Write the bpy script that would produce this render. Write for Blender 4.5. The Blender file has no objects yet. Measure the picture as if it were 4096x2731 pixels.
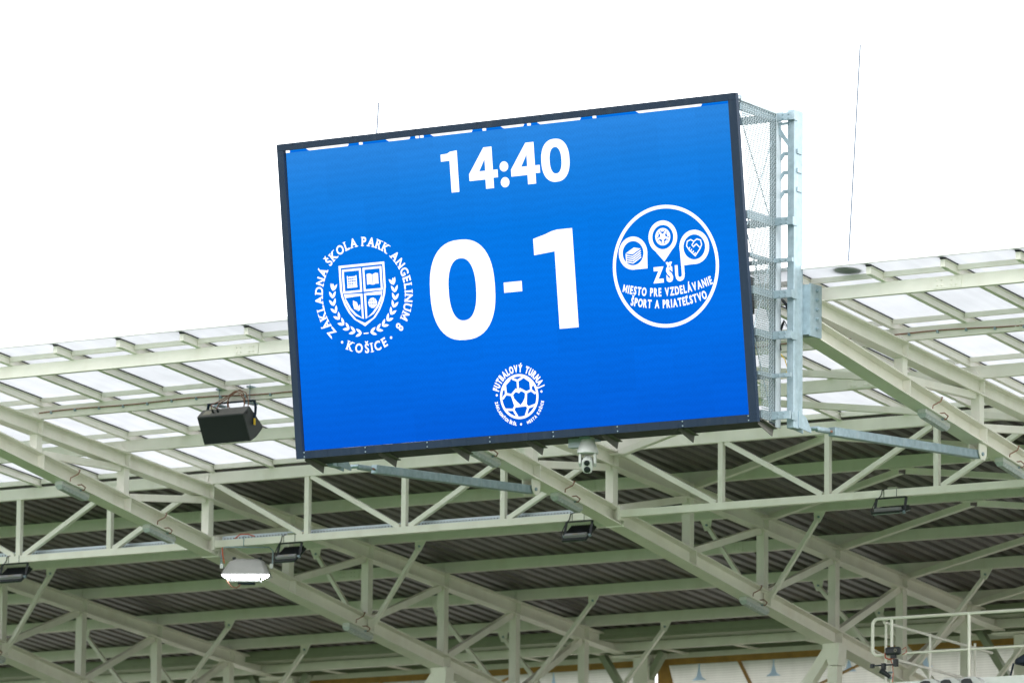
import bpy, bmesh, math, random
from mathutils import Vector, Matrix
from mathutils.geometry import tessellate_polygon
random.seed(7)
R = math.radians
scn = bpy.context.scene
col = scn.collection
ZS = 11.82                       # height of the edge-truss soffit above the pitch; all z below are relative to it

# ------------------------------------------------------------------ camera
cam_d = bpy.data.cameras.new('camera'); cam = bpy.data.objects.new('camera', cam_d); col.objects.link(cam)
scn.camera = cam
YAW, PITCH, ROLL = R(-32.4837), R(9.4071), R(0.5775)
fw = Vector((math.sin(YAW)*math.cos(PITCH), math.cos(YAW)*math.cos(PITCH), math.sin(PITCH)))
rt = Vector((math.cos(YAW), -math.sin(YAW), 0)); up = rt.cross(fw)
r2 = rt*math.cos(ROLL)+up*math.sin(ROLL); u2 = -rt*math.sin(ROLL)+up*math.cos(ROLL)
M = Matrix((r2, u2, -fw)).transposed().to_4x4(); M.translation = Vector((38.7641, -63.1424, -10.1206+ZS))
cam.matrix_world = M
cam_d.sensor_width = 36.0; cam_d.lens = 24646.48/4096*36.0
cam_d.clip_start = 1.0; cam_d.clip_end = 3000.0
cam_d.dof.use_dof = True; cam_d.dof.focus_distance = 68.0; cam_d.dof.aperture_fstop = 2.4
# ------------------------------------------------------------------ sky, sun, exposure
EXPO = 1.0                      # the photograph is exposed for the shaded steel under an overcast sky
SUN_EL, SUN_AZ = R(40), R(108)   # azimuth clockwise from +Y
w = bpy.data.worlds.new('World'); scn.world = w; w.use_nodes = True
nt = w.node_tree; nt.nodes.clear()
out = nt.nodes.new('ShaderNodeOutputWorld'); bg = nt.nodes.new('ShaderNodeBackground'); bg.inputs['Strength'].default_value = 0.1
sky = nt.nodes.new('ShaderNodeTexSky'); sky.sky_type = 'NISHITA'; sky.sun_disc = False
sky.sun_elevation = SUN_EL; sky.sun_rotation = SUN_AZ; sky.dust_density = 4.0
tc = nt.nodes.new('ShaderNodeTexCoord'); no = nt.nodes.new('ShaderNodeTexNoise'); no.inputs['Scale'].default_value = 2.2; no.inputs['Detail'].default_value = 5
cr = nt.nodes.new('ShaderNodeValToRGB')
cr.color_ramp.elements[0].position = 0.3; cr.color_ramp.elements[0].color = (0.84, 0.865, 0.89, 1)
cr.color_ramp.elements[1].position = 0.72; cr.color_ramp.elements[1].color = (1, 1, 1, 1)
sc_ = nt.nodes.new('ShaderNodeVectorMath'); sc_.operation = 'SCALE'; sc_.inputs['Scale'].default_value = 17.5
mx = nt.nodes.new('ShaderNodeMix'); mx.data_type = 'RGBA'; mx.inputs['Factor'].default_value = 0.93
L = nt.links.new
L(tc.outputs['Generated'], no.inputs['Vector']); L(no.outputs['Fac'], cr.inputs['Fac']); L(cr.outputs['Color'], sc_.inputs[0])
L(sky.outputs['Color'], mx.inputs['A']); L(sc_.outputs['Vector'], mx.inputs['B']); L(mx.outputs['Result'], bg.inputs['Color']); L(bg.outputs['Background'], out.inputs['Surface'])
sd = bpy.data.lights.new('sun', 'SUN'); so = bpy.data.objects.new('sun', sd); col.objects.link(so)
sd.energy = 1.4; sd.angle = R(25); sd.color = (1, 0.97, 0.92)
sdir = Vector((math.sin(SUN_AZ)*math.cos(SUN_EL), math.cos(SUN_AZ)*math.cos(SUN_EL), math.sin(SUN_EL)))
so.rotation_euler = sdir.to_track_quat('Z', 'Y').to_euler(); so.location = (20, -40, 60)
vs = scn.view_settings; vs.view_transform = 'Standard'; vs.look = 'None'; vs.exposure = EXPO; vs.gamma = 1.0; vs.use_curve_mapping = False
scn.cycles.max_bounces = 10; scn.cycles.transparent_max_bounces = 16; scn.cycles.use_denoising = True

# ------------------------------------------------------------------ materials
def new_mat(name):
    m = bpy.data.materials.new(name); m.use_nodes = True
    return m, m.node_tree, m.node_tree.nodes['Principled BSDF']
def pbr(name, c, rough=0.5, metal=0.0, var=0.08, scale=6.0, bump=0.0, dirt_reflect=None, dirt_reflect_amt=0.25, spec=0.5, coat=0.0, objrand=0.0, dscale=(9, 9, 1.3)):
    m, t, b = new_mat(name); n = t.nodes; l = t.links.new
    tcn = n.new('ShaderNodeTexCoord'); n1 = n.new('ShaderNodeTexNoise'); n1.inputs['Scale'].default_value = scale; n1.inputs['Detail'].default_value = 6; n1.inputs['Roughness'].default_value = 0.6
    l(tcn.outputs['Object'], n1.inputs['Vector'])
    r = n.new('ShaderNodeValToRGB'); e = r.color_ramp.elements
    e[0].position = 0.3; e[0].color = (*[x*(1-var) for x in c], 1); e[1].position = 0.7; e[1].color = (*[min(1, x*(1+var)) for x in c], 1)
    l(n1.outputs['Fac'], r.inputs['Fac']); src = r.outputs['Color']
    if dirt_reflect:
        mp = n.new('ShaderNodeMapping'); mp.inputs['Scale'].default_value = dscale; l(tcn.outputs['Object'], mp.inputs['Vector'])
        n2 = n.new('ShaderNodeTexNoise'); n2.inputs['Scale'].default_value = 1.6; n2.inputs['Detail'].default_value = 8; l(mp.outputs['Vector'], n2.inputs['Vector'])
        r2_ = n.new('ShaderNodeValToRGB'); r2_.color_ramp.elements[0].position = 0.52; r2_.color_ramp.elements[0].color = (0, 0, 0, 1); r2_.color_ramp.elements[1].position = 0.8; r2_.color_ramp.elements[1].color = (dirt_reflect_amt,)*3+(1,)
        l(n2.outputs['Fac'], r2_.inputs['Fac'])
        mxn = n.new('ShaderNodeMix'); mxn.data_type = 'RGBA'; l(r2_.outputs['Color'], mxn.inputs['Factor']); l(src, mxn.inputs['A']); mxn.inputs['B'].default_value = (*dirt_reflect, 1); src = mxn.outputs['Result']
    if objrand:
        oi = n.new('ShaderNodeObjectInfo'); mr = n.new('ShaderNodeMapRange'); mr.inputs['To Min'].default_value = 1-objrand; mr.inputs['To Max'].default_value = 1+objrand
        l(oi.outputs['Random'], mr.inputs['Value']); vm = n.new('ShaderNodeVectorMath'); vm.operation = 'SCALE'; l(src, vm.inputs[0]); l(mr.outputs['Result'], vm.inputs['Scale']); src = vm.outputs['Vector']
    l(src, b.inputs['Base Color'])
    rr = n.new('ShaderNodeMapRange'); rr.inputs['To Min'].default_value = max(0.05, rough-0.1); rr.inputs['To Max'].default_value = min(1, rough+0.1)
    l(n1.outputs['Fac'], rr.inputs['Value']); l(rr.outputs['Result'], b.inputs['Roughness'])
    b.inputs['Metallic'].default_value = metal; b.inputs['Specular IOR Level'].default_value = spec; b.inputs['Coat Weight'].default_value = coat
    if bump:
        bp = n.new('ShaderNodeBump'); bp.inputs['Strength'].default_value = bump; bp.inputs['Distance'].default_value = 0.01; l(n1.outputs['Fac'], bp.inputs['Height']); l(bp.outputs['Normal'], b.inputs['Normal'])
    return m
def emit(name, c, s):
    m, t, b = new_mat(name); b.inputs['Base Color'].default_value = (0.02, 0.02, 0.02, 1)
    b.inputs['Emission Color'].default_value = (*c, 1); b.inputs['Emission Strength'].default_value = s*2**-EXPO; b.inputs['Roughness'].default_value = 0.7
    return m
def transl(name, c, fac_gloss=0.06, var=0.06, scale=3, lines=None):
    m = bpy.data.materials.new(name); m.use_nodes = True; t = m.node_tree; n = t.nodes; n.clear(); l = t.links.new
    o = n.new('ShaderNodeOutputMaterial'); tr = n.new('ShaderNodeBsdfTranslucent'); df = n.new('ShaderNodeBsdfDiffuse'); gl = n.new('ShaderNodeBsdfGlossy'); gl.inputs['Roughness'].default_value = 0.25
    tcn = n.new('ShaderNodeTexCoord'); n1 = n.new('ShaderNodeTexNoise'); n1.inputs['Scale'].default_value = scale; n1.inputs['Detail'].default_value = 4
    l(tcn.outputs['Object'], n1.inputs['Vector']); r = n.new('ShaderNodeValToRGB'); e = r.color_ramp.elements
    e[0].position = 0.3; e[0].color = (*[x*(1-var) for x in c], 1); e[1].position = 0.7; e[1].color = (*c, 1); l(n1.outputs['Fac'], r.inputs['Fac']); src = r.outputs['Color']
    oi = n.new('ShaderNodeObjectInfo'); mp = n.new('ShaderNodeMapping'); mp.inputs['Scale'].default_value = (7, 0.35, 1); l(tcn.outputs['Object'], mp.inputs['Vector'])
    n3 = n.new('ShaderNodeTexNoise'); n3.inputs['Scale'].default_value = 1.4; n3.inputs['Detail'].default_value = 6; l(mp.outputs['Vector'], n3.inputs['Vector'])
    m3 = n.new('ShaderNodeMapRange'); m3.inputs['From Min'].default_value = 0.35; m3.inputs['From Max'].default_value = 0.75; m3.inputs['To Min'].default_value = 1.0; m3.inputs['To Max'].default_value = 0.93; l(n3.outputs['Fac'], m3.inputs['Value'])
    m4 = n.new('ShaderNodeMapRange'); m4.inputs['To Min'].default_value = 0.965; m4.inputs['To Max'].default_value = 1.015; l(oi.outputs['Random'], m4.inputs['Value'])
    m5 = n.new('ShaderNodeMath'); m5.operation = 'MULTIPLY'; l(m3.outputs['Result'], m5.inputs[0]); l(m4.outputs['Result'], m5.inputs[1])
    v5 = n.new('ShaderNodeVectorMath'); v5.operation = 'SCALE'; l(src, v5.inputs[0]); l(m5.outputs[0], v5.inputs['Scale']); src = v5.outputs['Vector']
    if lines:
        wv = n.new('ShaderNodeTexWave'); wv.wave_type = 'BANDS'; wv.bands_direction = 'Z'; wv.inputs['Scale'].default_value = lines; wv.inputs['Distortion'].default_value = 1.2; wv.inputs['Detail Scale'].default_value = 0.3
        l(tcn.outputs['Object'], wv.inputs['Vector']); mr = n.new('ShaderNodeMapRange'); mr.inputs['To Min'].default_value = 0.86; l(wv.outputs['Fac'], mr.inputs['Value'])
        vm = n.new('ShaderNodeVectorMath'); vm.operation = 'SCALE'; l(src, vm.inputs[0]); l(mr.outputs['Result'], vm.inputs['Scale']); src = vm.outputs['Vector']
    l(src, tr.inputs['Color']); l(src, df.inputs['Color'])
    m1 = n.new('ShaderNodeMixShader'); m1.inputs['Fac'].default_value = 0.14; l(tr.outputs[0], m1.inputs[1]); l(df.outputs[0], m1.inputs[2])
    m2 = n.new('ShaderNodeMixShader'); m2.inputs['Fac'].default_value = fac_gloss; l(m1.outputs[0], m2.inputs[1]); l(gl.outputs[0], m2.inputs[2]); l(m2.outputs[0], o.inputs['Surface'])
    return m
MT = {}
MT['steel'] = pbr('cream_paint', (0.88, 0.855, 0.775), 0.45, var=0.045, scale=2.5, dirt_reflect=(0.52, 0.43, 0.30), dirt_reflect_amt=0.22, objrand=0.035, dscale=(2.2, 2.2, 0.9))
MT['galv'] = pbr('galvanised_steel', (0.30, 0.39, 0.44), 0.5, metal=0.45, var=0.16, scale=14, bump=0.05, dirt_reflect=(0.5, 0.56, 0.6), dirt_reflect_amt=0.5)
MT['galv_light'] = pbr('new_zinc', (0.60, 0.68, 0.74), 0.4, metal=0.2, var=0.08)
MT['hood'] = pbr('floodlight_casting', (0.44, 0.43, 0.42), 0.5)
MT['midgrey'] = pbr('mid_grey_casting', (0.26, 0.26, 0.27), 0.5)
MT['galv_mesh'] = pbr('galvanised_mesh', (0.40, 0.46, 0.50), 0.5, metal=0.2, var=0.1)
MT['deck'] = pbr('graphite_deck', (0.105, 0.090, 0.092), 0.42, var=0.25, scale=1.7, dirt_reflect=(0.21, 0.15, 0.11), dirt_reflect_amt=0.6, objrand=0.28, dscale=(9, 0.5, 1))  # brown streaks along the slope paint warm reflections into the deck colour
MT['poly'] = transl('milky_polycarbonate', (0.655, 0.665, 0.685))
MT['rodgrey'] = pbr('weathered_rod', (0.16, 0.19, 0.24), 0.6)
MT['gasket'] = pbr('black_rubber', (0.02, 0.022, 0.03), 0.7)
MT['edge'] = pbr('white_aluminium', (0.82, 0.83, 0.82), 0.4, var=0.03)
MT['frame'] = pbr('slate_grey_coating', (0.013, 0.026, 0.050), 0.55, var=0.06, scale=4, dirt_reflect=(0.04, 0.055, 0.075), dirt_reflect_amt=0.4, spec=0.18)
MT['dark'] = pbr('dark_housing', (0.03, 0.035, 0.035), 0.6)
MT['black'] = pbr('black_plastic', (0.016, 0.019, 0.023), 0.45)
MT['grille'] = pbr('black_grille', (0.007, 0.010, 0.012), 0.75, var=0.4, scale=200, bump=0.3)
MT['cab'] = pbr('charcoal_cabinet', (0.045, 0.048, 0.052), 0.5, var=0.1, scale=60, bump=0.1)
MT['cabtop'] = pbr('grey_cabinet', (0.13, 0.125, 0.115), 0.7, var=0.12, scale=20)  # lighter warm grey than the charcoal cabinet
MT['ptz'] = pbr('white_camera_shell', (0.50, 0.52, 0.50), 0.4, var=0.02)
MT['lens'] = pbr('dark_glass', (0.012, 0.014, 0.018), 0.08)
MT['grey'] = pbr('light_grey_casting', (0.66, 0.66, 0.66), 0.5, var=0.05)
MT['diff'] = pbr('prismatic_diffuser', (0.42, 0.46, 0.47), 0.25, var=0.15, scale=40)
MT['brown'] = pbr('brown_cable', (0.26, 0.125, 0.08), 0.55)
MT['red'] = pbr('red_cable', (0.55, 0.10, 0.04), 0.5)
MT['yellow'] = pbr('yellow_label', (0.85, 0.55, 0.01), 0.5, var=0.03)
MT['ochre'] = pbr('ochre_tarp', (0.40, 0.22, 0.05), 0.65, var=0.2, scale=5)
MT['banner'] = transl('mesh_banner', (0.78, 0.76, 0.73), 0.01, lines=9.0)
MT['print'] = transl('blue_print', (0.74, 0.86, 0.99), 0.01)
MT['concrete'] = pbr('terrace_concrete', (0.06, 0.05, 0.032), 0.85, var=0.1)
MT['grass'] = pbr('pitch_grass', (0.034, 0.090, 0.022), 0.9, var=0.25, scale=0.3)
MT['navy'] = pbr('navy_fabric', (0.022, 0.035, 0.055), 0.8, var=0.2, scale=30)
MT['beige'] = pbr('beige_case', (0.28, 0.26, 0.2), 0.6)
MT['olive'] = pbr('olive_gutter', (0.30, 0.34, 0.24), 0.6, var=0.06)
MT['lamp'] = emit('lit_lamp', (0.90, 0.97, 1.0), 22.0)
MT['led_w'] = emit('screen_white', (1, 1, 1), 1.35)
def led_mat():
    m, t, b = new_mat('screen_blue'); n = t.nodes; l = t.links.new
    tcn = n.new('ShaderNodeTexCoord'); sp = n.new('ShaderNodeSeparateXYZ'); l(tcn.outputs['Generated'], sp.inputs[0])
    r = n.new('ShaderNodeValToRGB'); e = r.color_ramp.elements
    e[0].position = 0.0; e[0].color = (0.0, 0.108, 0.69, 1); e[1].position = 1.0; e[1].color = (0.026, 0.245, 0.76, 1)
    for pos, c in ((0.25, (0.0, 0.145, 0.77)), (0.5, (0.0, 0.178, 0.82)), (0.68, (0.001, 0.186, 0.77)), (0.85, (0.009, 0.212, 0.75))):
        k = e.new(pos); k.color = (*c, 1)
    l(sp.outputs['Z'], r.inputs['Fac'])
    wv = n.new('ShaderNodeTexWave'); wv.bands_direction = 'Z'; wv.inputs['Scale'].default_value = 3.2; wv.inputs['Distortion'].default_value = 3.5; wv.inputs['Detail'].default_value = 3; wv.inputs['Detail Scale'].default_value = 1.4
    l(tcn.outputs['Object'], wv.inputs['Vector'])
    ck = n.new('ShaderNodeTexChecker'); ck.inputs['Scale'].default_value = 47; l(tcn.outputs['Object'], ck.inputs['Vector'])
    ns = n.new('ShaderNodeTexNoise'); ns.inputs['Scale'].default_value = 55; l(tcn.outputs['Object'], ns.inputs['Vector'])
    a = n.new('ShaderNodeMath'); a.operation = 'MULTIPLY_ADD'; a.inputs[1].default_value = 0.05*2**-EXPO; a.inputs[2].default_value = 0.86*2**-EXPO; l(wv.outputs['Fac'], a.inputs[0])
    a2 = n.new('ShaderNodeMath'); a2.operation = 'MULTIPLY_ADD'; a2.inputs[1].default_value = 0.05*2**-EXPO; l(ck.outputs['Fac'], a2.inputs[0]); l(a.outputs[0], a2.inputs[2])
    a3 = n.new('ShaderNodeMath'); a3.operation = 'MULTIPLY_ADD'; a3.inputs[1].default_value = 0.22*2**-EXPO; l(ns.outputs['Fac'], a3.inputs[0]); l(a2.outputs[0], a3.inputs[2])
    # module seams and slight brightness steps from cabinet to cabinet
    sn = n.new('ShaderNodeVectorMath'); sn.operation = 'SNAP'; sn.inputs[1].default_value = (0.48, 9.0, 0.475); l(tcn.outputs['Object'], sn.inputs[0])
    wn = n.new('ShaderNodeTexWhiteNoise'); wn.noise_dimensions = '3D'; l(sn.outputs['Vector'], wn.inputs['Vector'])
    mw = n.new('ShaderNodeMapRange'); mw.inputs['To Min'].default_value = 0.965; mw.inputs['To Max'].default_value = 1.02; l(wn.outputs['Value'], mw.inputs['Value'])
    mm = n.new('ShaderNodeMath'); mm.operation = 'MULTIPLY'; l(a3.outputs[0], mm.inputs[0]); l(mw.outputs['Result'], mm.inputs[1]); a3 = mm
    l(r.outputs['Color'], b.inputs['Emission Color']); l(a3.outputs[0], b.inputs['Emission Strength'])
    b.inputs['Base Color'].default_value = (0.001, 0.0015, 0.002, 1); b.inputs['Roughness'].default_value = 0.9; b.inputs['Specular IOR Level'].default_value = 0.0
    return m
MT['led'] = led_mat()

# ------------------------------------------------------------------ object helpers
ORG = {}
def tag(o, label=None, cat=None, group=None, kind=None):
    if label: o['label'] = label
    if cat: o['category'] = cat
    if group: o['group'] = group
    if kind: o['kind'] = kind
    return o
def thing(name, loc, label, cat, group=None):
    o = bpy.data.objects.new(name, None); o.empty_display_size = 0.2; col.objects.link(o)
    o.location = (loc[0], loc[1], loc[2]+ZS); ORG[o.name] = Vector(loc)
    return tag(o, label, cat, group)
X3, Y3, Z3 = Vector((1, 0, 0)), Vector((0, 1, 0)), Vector((0, 0, 1))
class MB:
    def __init__(s): s.v = []; s.f = []; s.smooth = False
    def add(s, vs_, fs):
        b = len(s.v); s.v += [Vector(x) for x in vs_]; s.f += [[i+b for i in f] for f in fs]; return s
    def box(s, x0, x1, y0, y1, z0, z1):
        return s.add([(x0, y0, z0), (x1, y0, z0), (x1, y1, z0), (x0, y1, z0), (x0, y0, z1), (x1, y0, z1), (x1, y1, z1), (x0, y1, z1)],
                     [(0, 3, 2, 1), (4, 5, 6, 7), (0, 1, 5, 4), (1, 2, 6, 5), (2, 3, 7, 6), (3, 0, 4, 7)])
    def obox(s, c, ax, ay, az):      # oriented box: centre and three half-axis vectors
        c, ax, ay, az = map(Vector, (c, ax, ay, az)); p = []
        for k in (-1, 1):
            for i, j in ((-1, -1), (1, -1), (1, 1), (-1, 1)): p.append(c+ax*i+ay*j+az*k)
        return s.add(p, [(0, 3, 2, 1), (4, 5, 6, 7), (0, 1, 5, 4), (1, 2, 6, 5), (2, 3, 7, 6), (3, 0, 4, 7)])
    def bar(s, p0, p1, w_, h, upv=Z3, off=(0, 0)):
        p0, p1 = Vector(p0), Vector(p1); d = (p1-p0).normalized(); sd_ = d.cross(Vector(upv)); sd_.normalize(); n = sd_.cross(d)
        o = sd_*off[0]+n*off[1]
        return s.obox((p0+p1)/2+o, sd_*w_/2, n*h/2, d*(p1-p0).length/2)
    def ibeam(s, p0, p1, wd, h, tw=0.012, tf=0.016):   # p0,p1: centre line
        s.bar(p0, p1, wd, tf, off=(0, h/2-tf/2)); s.bar(p0, p1, wd, tf, off=(0, -h/2+tf/2)); s.bar(p0, p1, tw, h-2*tf+0.004)
        return s
    def tube(s, path, r, n=8, caps=True, closed=False):
        path = [Vector(q) for q in path]; m = len(path); rings = []
        prev = None
        for i, q in enumerate(path):
            if closed: d = path[(i+1) % m]-path[i-1]
            else: d = path[min(i+1, m-1)]-path[max(i-1, 0)]
            d.normalize()
            if prev is None:
                a = d.orthogonal().normalized()
            else:
                a = (prev-d*prev.dot(d)).normalized()
            prev = a; b = d.cross(a); rr = r[i] if isinstance(r, (list, tuple)) else r
            rings.append([q+(a*math.cos(t)+b*math.sin(t))*rr for t in [2*math.pi*k/n for k in range(n)]])
        base = [x for rg in rings for x in rg]; fs = []
        for i in range(m-1 if not closed else m):
            j = (i+1) % m
            for k in range(n): fs.append((i*n+k, i*n+(k+1) % n, j*n+(k+1) % n, j*n+k))
        if caps and not closed: fs.append(tuple(reversed(range(n)))); fs.append(tuple(range((m-1)*n, m*n)))
        s.smooth = True
        return s.add(base, fs)
    def prism(s, poly, o, a, b, t):   # polygon (2D) in plane o + a*x + b*y, extruded by vector t
        o, a, b, t = map(Vector, (o, a, b, t)); n = len(poly)
        p = [o+a*x+b*y for x, y in poly]; q = [x+t for x in p]
        return s.add(p+q, [tuple(range(n)), tuple(reversed(range(n, 2*n)))]+[(i, i+n, (i+1) % n+n, (i+1) % n) for i in range(n)])
    def lathe(s, prof, o, axis=Z3, n=20):
        o = Vector(o); axis = Vector(axis).normalized(); a = axis.orthogonal().normalized(); b = axis.cross(a); vs_ = []; fs = []
        for r_, h in prof:
            for k in range(n): t = 2*math.pi*k/n; vs_.append(o+axis*h+(a*math.cos(t)+b*math.sin(t))*r_)
        for i in range(len(prof)-1):
            for k in range(n): fs.append((i*n+k, i*n+(k+1) % n, (i+1)*n+(k+1) % n, (i+1)*n+k))
        s.smooth = True
        return s.add(vs_, fs)
    def build(s, name, mat, parent=None, kind=None, bevel=0.0, **kw):
        me = bpy.data.meshes.new(name)
        org = ORG[parent.name] if parent else Vector((0, 0, 0))
        sh = Vector((0, 0, 0 if parent else ZS))
        me.from_pydata([x-org+sh for x in s.v], [], s.f)
        bm = bmesh.new(); bm.from_mesh(me); bmesh.ops.recalc_face_normals(bm, faces=bm.faces)
        if s.smooth:
            for f in bm.faces: f.smooth = True
            for e in bm.edges:
                if len(e.link_faces) == 2 and e.calc_face_angle(0) > R(38): e.smooth = False
        bm.to_mesh(me); bm.free()
        me.materials.append(MT[mat]); o = bpy.data.objects.new(name, me); col.objects.link(o)
        if parent: o.parent = parent; ORG[o.name] = org
        else: ORG[o.name] = Vector((0, 0, -ZS))
        if bevel:
            bv = o.modifiers.new('bevel', 'BEVEL'); bv.width = bevel; bv.segments = 2; bv.limit_method = 'ANGLE'
        if kind or kw: tag(o, kind=kind, **kw)
        return o
_bolt = {}
def bolt(parent, pos, axis, r=0.016, h=0.018, mat='steel'):
    key = (round(r, 4), round(h, 4), mat)
    if key not in _bolt:
        b = MB(); b.lathe([(0, 0), (r, 0), (r, h), (r*0.55, h), (r*0.55, h*1.6), (0, h*1.6)], (0, 0, 0), Z3, 6); b.smooth = False
        me = bpy.data.meshes.new('bolt'); me.from_pydata(b.v, [], b.f); me.materials.append(MT[mat]); _bolt[key] = me
    o = bpy.data.objects.new('bolt', _bolt[key]); col.objects.link(o); o.parent = parent
    o.location = Vector(pos)-ORG[parent.name]; o.rotation_euler = Vector(axis).to_track_quat('Z', 'Y').to_euler()
    return o
ORD = ['', 'first', 'second', 'third', 'fourth', 'fifth', 'sixth', 'seventh', 'eighth', 'ninth', 'tenth']

# ------------------------------------------------------------------ roof geometry
AUT, SL, AUB = 0.8152, -0.0945, 0.6241           # upper chord: top, slope, soffit
ALT, TL, ALB = 0.1324, -0.1698, -0.0712          # lower chord
WU, WL = 0.167, 0.227
PY = {1: -5.479, 2: -3.636, 3: -1.827, 4: 0.0, 5: 1.813, 6: 3.649, 7: 5.482, 8: 7.278, 9: 9.06}
PH = 0.143                                       # purlin depth
zr = lambda y: AUT+SL*y                          # purlin soffit
XL, XR = -22.0, 11.0
# ground and terrace
MB().box(-400, 400, -400, 400, -ZS-0.5, -ZS).build('pitch', 'grass', kind='structure')
t = MB(); n_st = 16
for i in range(n_st):
    y0 = -3.5+i*0.9; t.box(-60, 60, y0, 13.0, -ZS+0.004+i*0.42, -ZS+0.004+(i+1)*0.42)
t.build('terrace', 'concrete', kind='structure')

# unseen stand across the pitch, added with raised roof to block low sky
t = MB()
for i in range(14): t.box(-70, 70, -112, -84-i*1.0, -ZS+0.004+i*0.6, -ZS+0.004+(i+1)*0.6)
t.box(-70, 70, -112, -80, 3.2, 3.6); t.box(-70, 70, -112.4, -112, -ZS, 3.6)
t.build('terrace', 'concrete', kind='structure')
for sx in (-1,):                 # unseen end stand behind the far goal, added to cut low neutral light
    t = MB()
    for i in range(14):
        a_, c_ = sorted((sx*(78+i*1.0), sx*106)); t.box(a_, c_, -80, -10, -ZS+0.004+i*0.6, -ZS+0.004+(i+1)*0.6)
    a_, c_ = sorted((sx*74, sx*106)); t.box(a_, c_, -80, -10, 2.4, 2.8); a_, c_ = sorted((sx*106, sx*106.4)); t.box(a_, c_, -80, -10, -ZS, 2.8)
    t.build('terrace', 'concrete', kind='structure')
# metal deck
dk = thing('metal_deck_roof', (-2.5, 5.0, zr(5)+PH), 'dark graphite trapezoidal metal roof deck behind the milky panels', 'roof')
PITCHX = 0.207
def deck_sheet(x0, nr, y0, y1):
    b = MB(); prof = []
    for k in range(nr):
        xx = x0+k*PITCHX
        prof += [(xx, 0), (xx+0.105, 0), (xx+0.128, 0.052), (xx+0.184, 0.052)]
    prof.append((x0+nr*PITCHX, 0))
    z0, z1 = zr(y0)+PH+0.004, zr(y1)+PH+0.004
    vs_ = [(x, y0, z0+h) for x, h in prof]+[(x, y1, z1+h) for x, h in prof]+[(x, y0, z0+h+0.004) for x, h in prof]+[(x, y1, z1+h+0.004) for x, h in prof]
    m = len(prof); fs = []
    for i in range(m-1): fs += [(i, i+1, m+i+1, m+i), (2*m+i, 3*m+i, 3*m+i+1, 2*m+i+1)]
    b.add(vs_, fs); return b
x = XL
while x < XR:
    deck_sheet(x, 5, 0.04, 10.95).build('deck_sheet', 'deck', dk); x += 5*PITCHX+0.002
MB().box(XL, XR, 0.030, 0.034, zr(0)+PH+0.003, zr(0)+PH+0.125).build('flashing', 'deck', dk)

# translucent front roof
tr = thing('translucent_roof', (-2.5, -3.0, zr(-3)+PH), 'milky translucent front roof on cream rafters along the roof edge', 'roof')
RX = [-5.907+0.909*k for k in range(-14, 19)]
RH = 0.088
rz = lambda y: zr(y)+PH+0.002                    # rafter soffit
def sheet(b, x0, x1, y0, y1, zf, t_):
    b.add([(x0, y0, zf(y0)), (x1, y0, zf(y0)), (x1, y1, zf(y1)), (x0, y1, zf(y1)), (x0, y0, zf(y0)+t_), (x1, y0, zf(y0)+t_), (x1, y1, zf(y1)+t_), (x0, y1, zf(y1)+t_)],
          [(0, 3, 2, 1), (4, 5, 6, 7), (0, 1, 5, 4), (1, 2, 6, 5), (2, 3, 7, 6), (3, 0, 4, 7)]); return b
pz = lambda y: rz(y)+RH+0.014
for i, xr in enumerate(RX):
    rf = MB().ibeam((xr, -5.80, rz(-5.80)+RH/2), (xr, 0.02, rz(0.02)+RH/2), 0.062, RH, 0.034, 0.008).build('rafter', 'steel', tr)
    g = MB(); sheet(g, xr-0.034, xr+0.036, -5.82, 0.02, lambda y: rz(y)+RH+0.001, 0.0125); g.build('gasket', 'gasket', rf)
    cp = MB(); sheet(cp, xr-0.035, xr+0.035, -5.90, 0.02, lambda y: pz(y)+0.017, 0.022); cp.build('cover_cap', 'edge', rf)
    MB().box(xr-0.028, xr+0.028, -5.815, -5.803, rz(-5.8)+0.004, rz(-5.8)+RH-0.004).build('end_plate', 'steel', rf)
    if i+1 < len(RX):
        b = MB(); sheet(b, xr+0.003, RX[i+1]-0.003, -5.89, 0.03, pz, 0.016); b.build('roof_panel', 'poly', tr)
        for k in (1, 2, 3, 4):
            yb = PY[k]-0.03 if k < 4 else -0.005
            MB().box(xr+0.033, RX[i+1]-0.033, yb-0.02, yb+0.02, rz(yb)+(0.040 if k < 4 else 0.034), rz(yb)+RH+0.008).build('batten', 'steel', tr)
        MB().box(xr+0.018, xr+0.03, -5.52, -5.44, rz(-5.48)+0.001, rz(-5.48)+RH).build('cleat', 'steel', rf)
b = MB(); b.box(RX[0], RX[-1], -5.925, -5.893, pz(-5.9)-0.008, pz(-5.9)+0.030); b.build('edge_trim', 'edge', tr)

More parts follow.
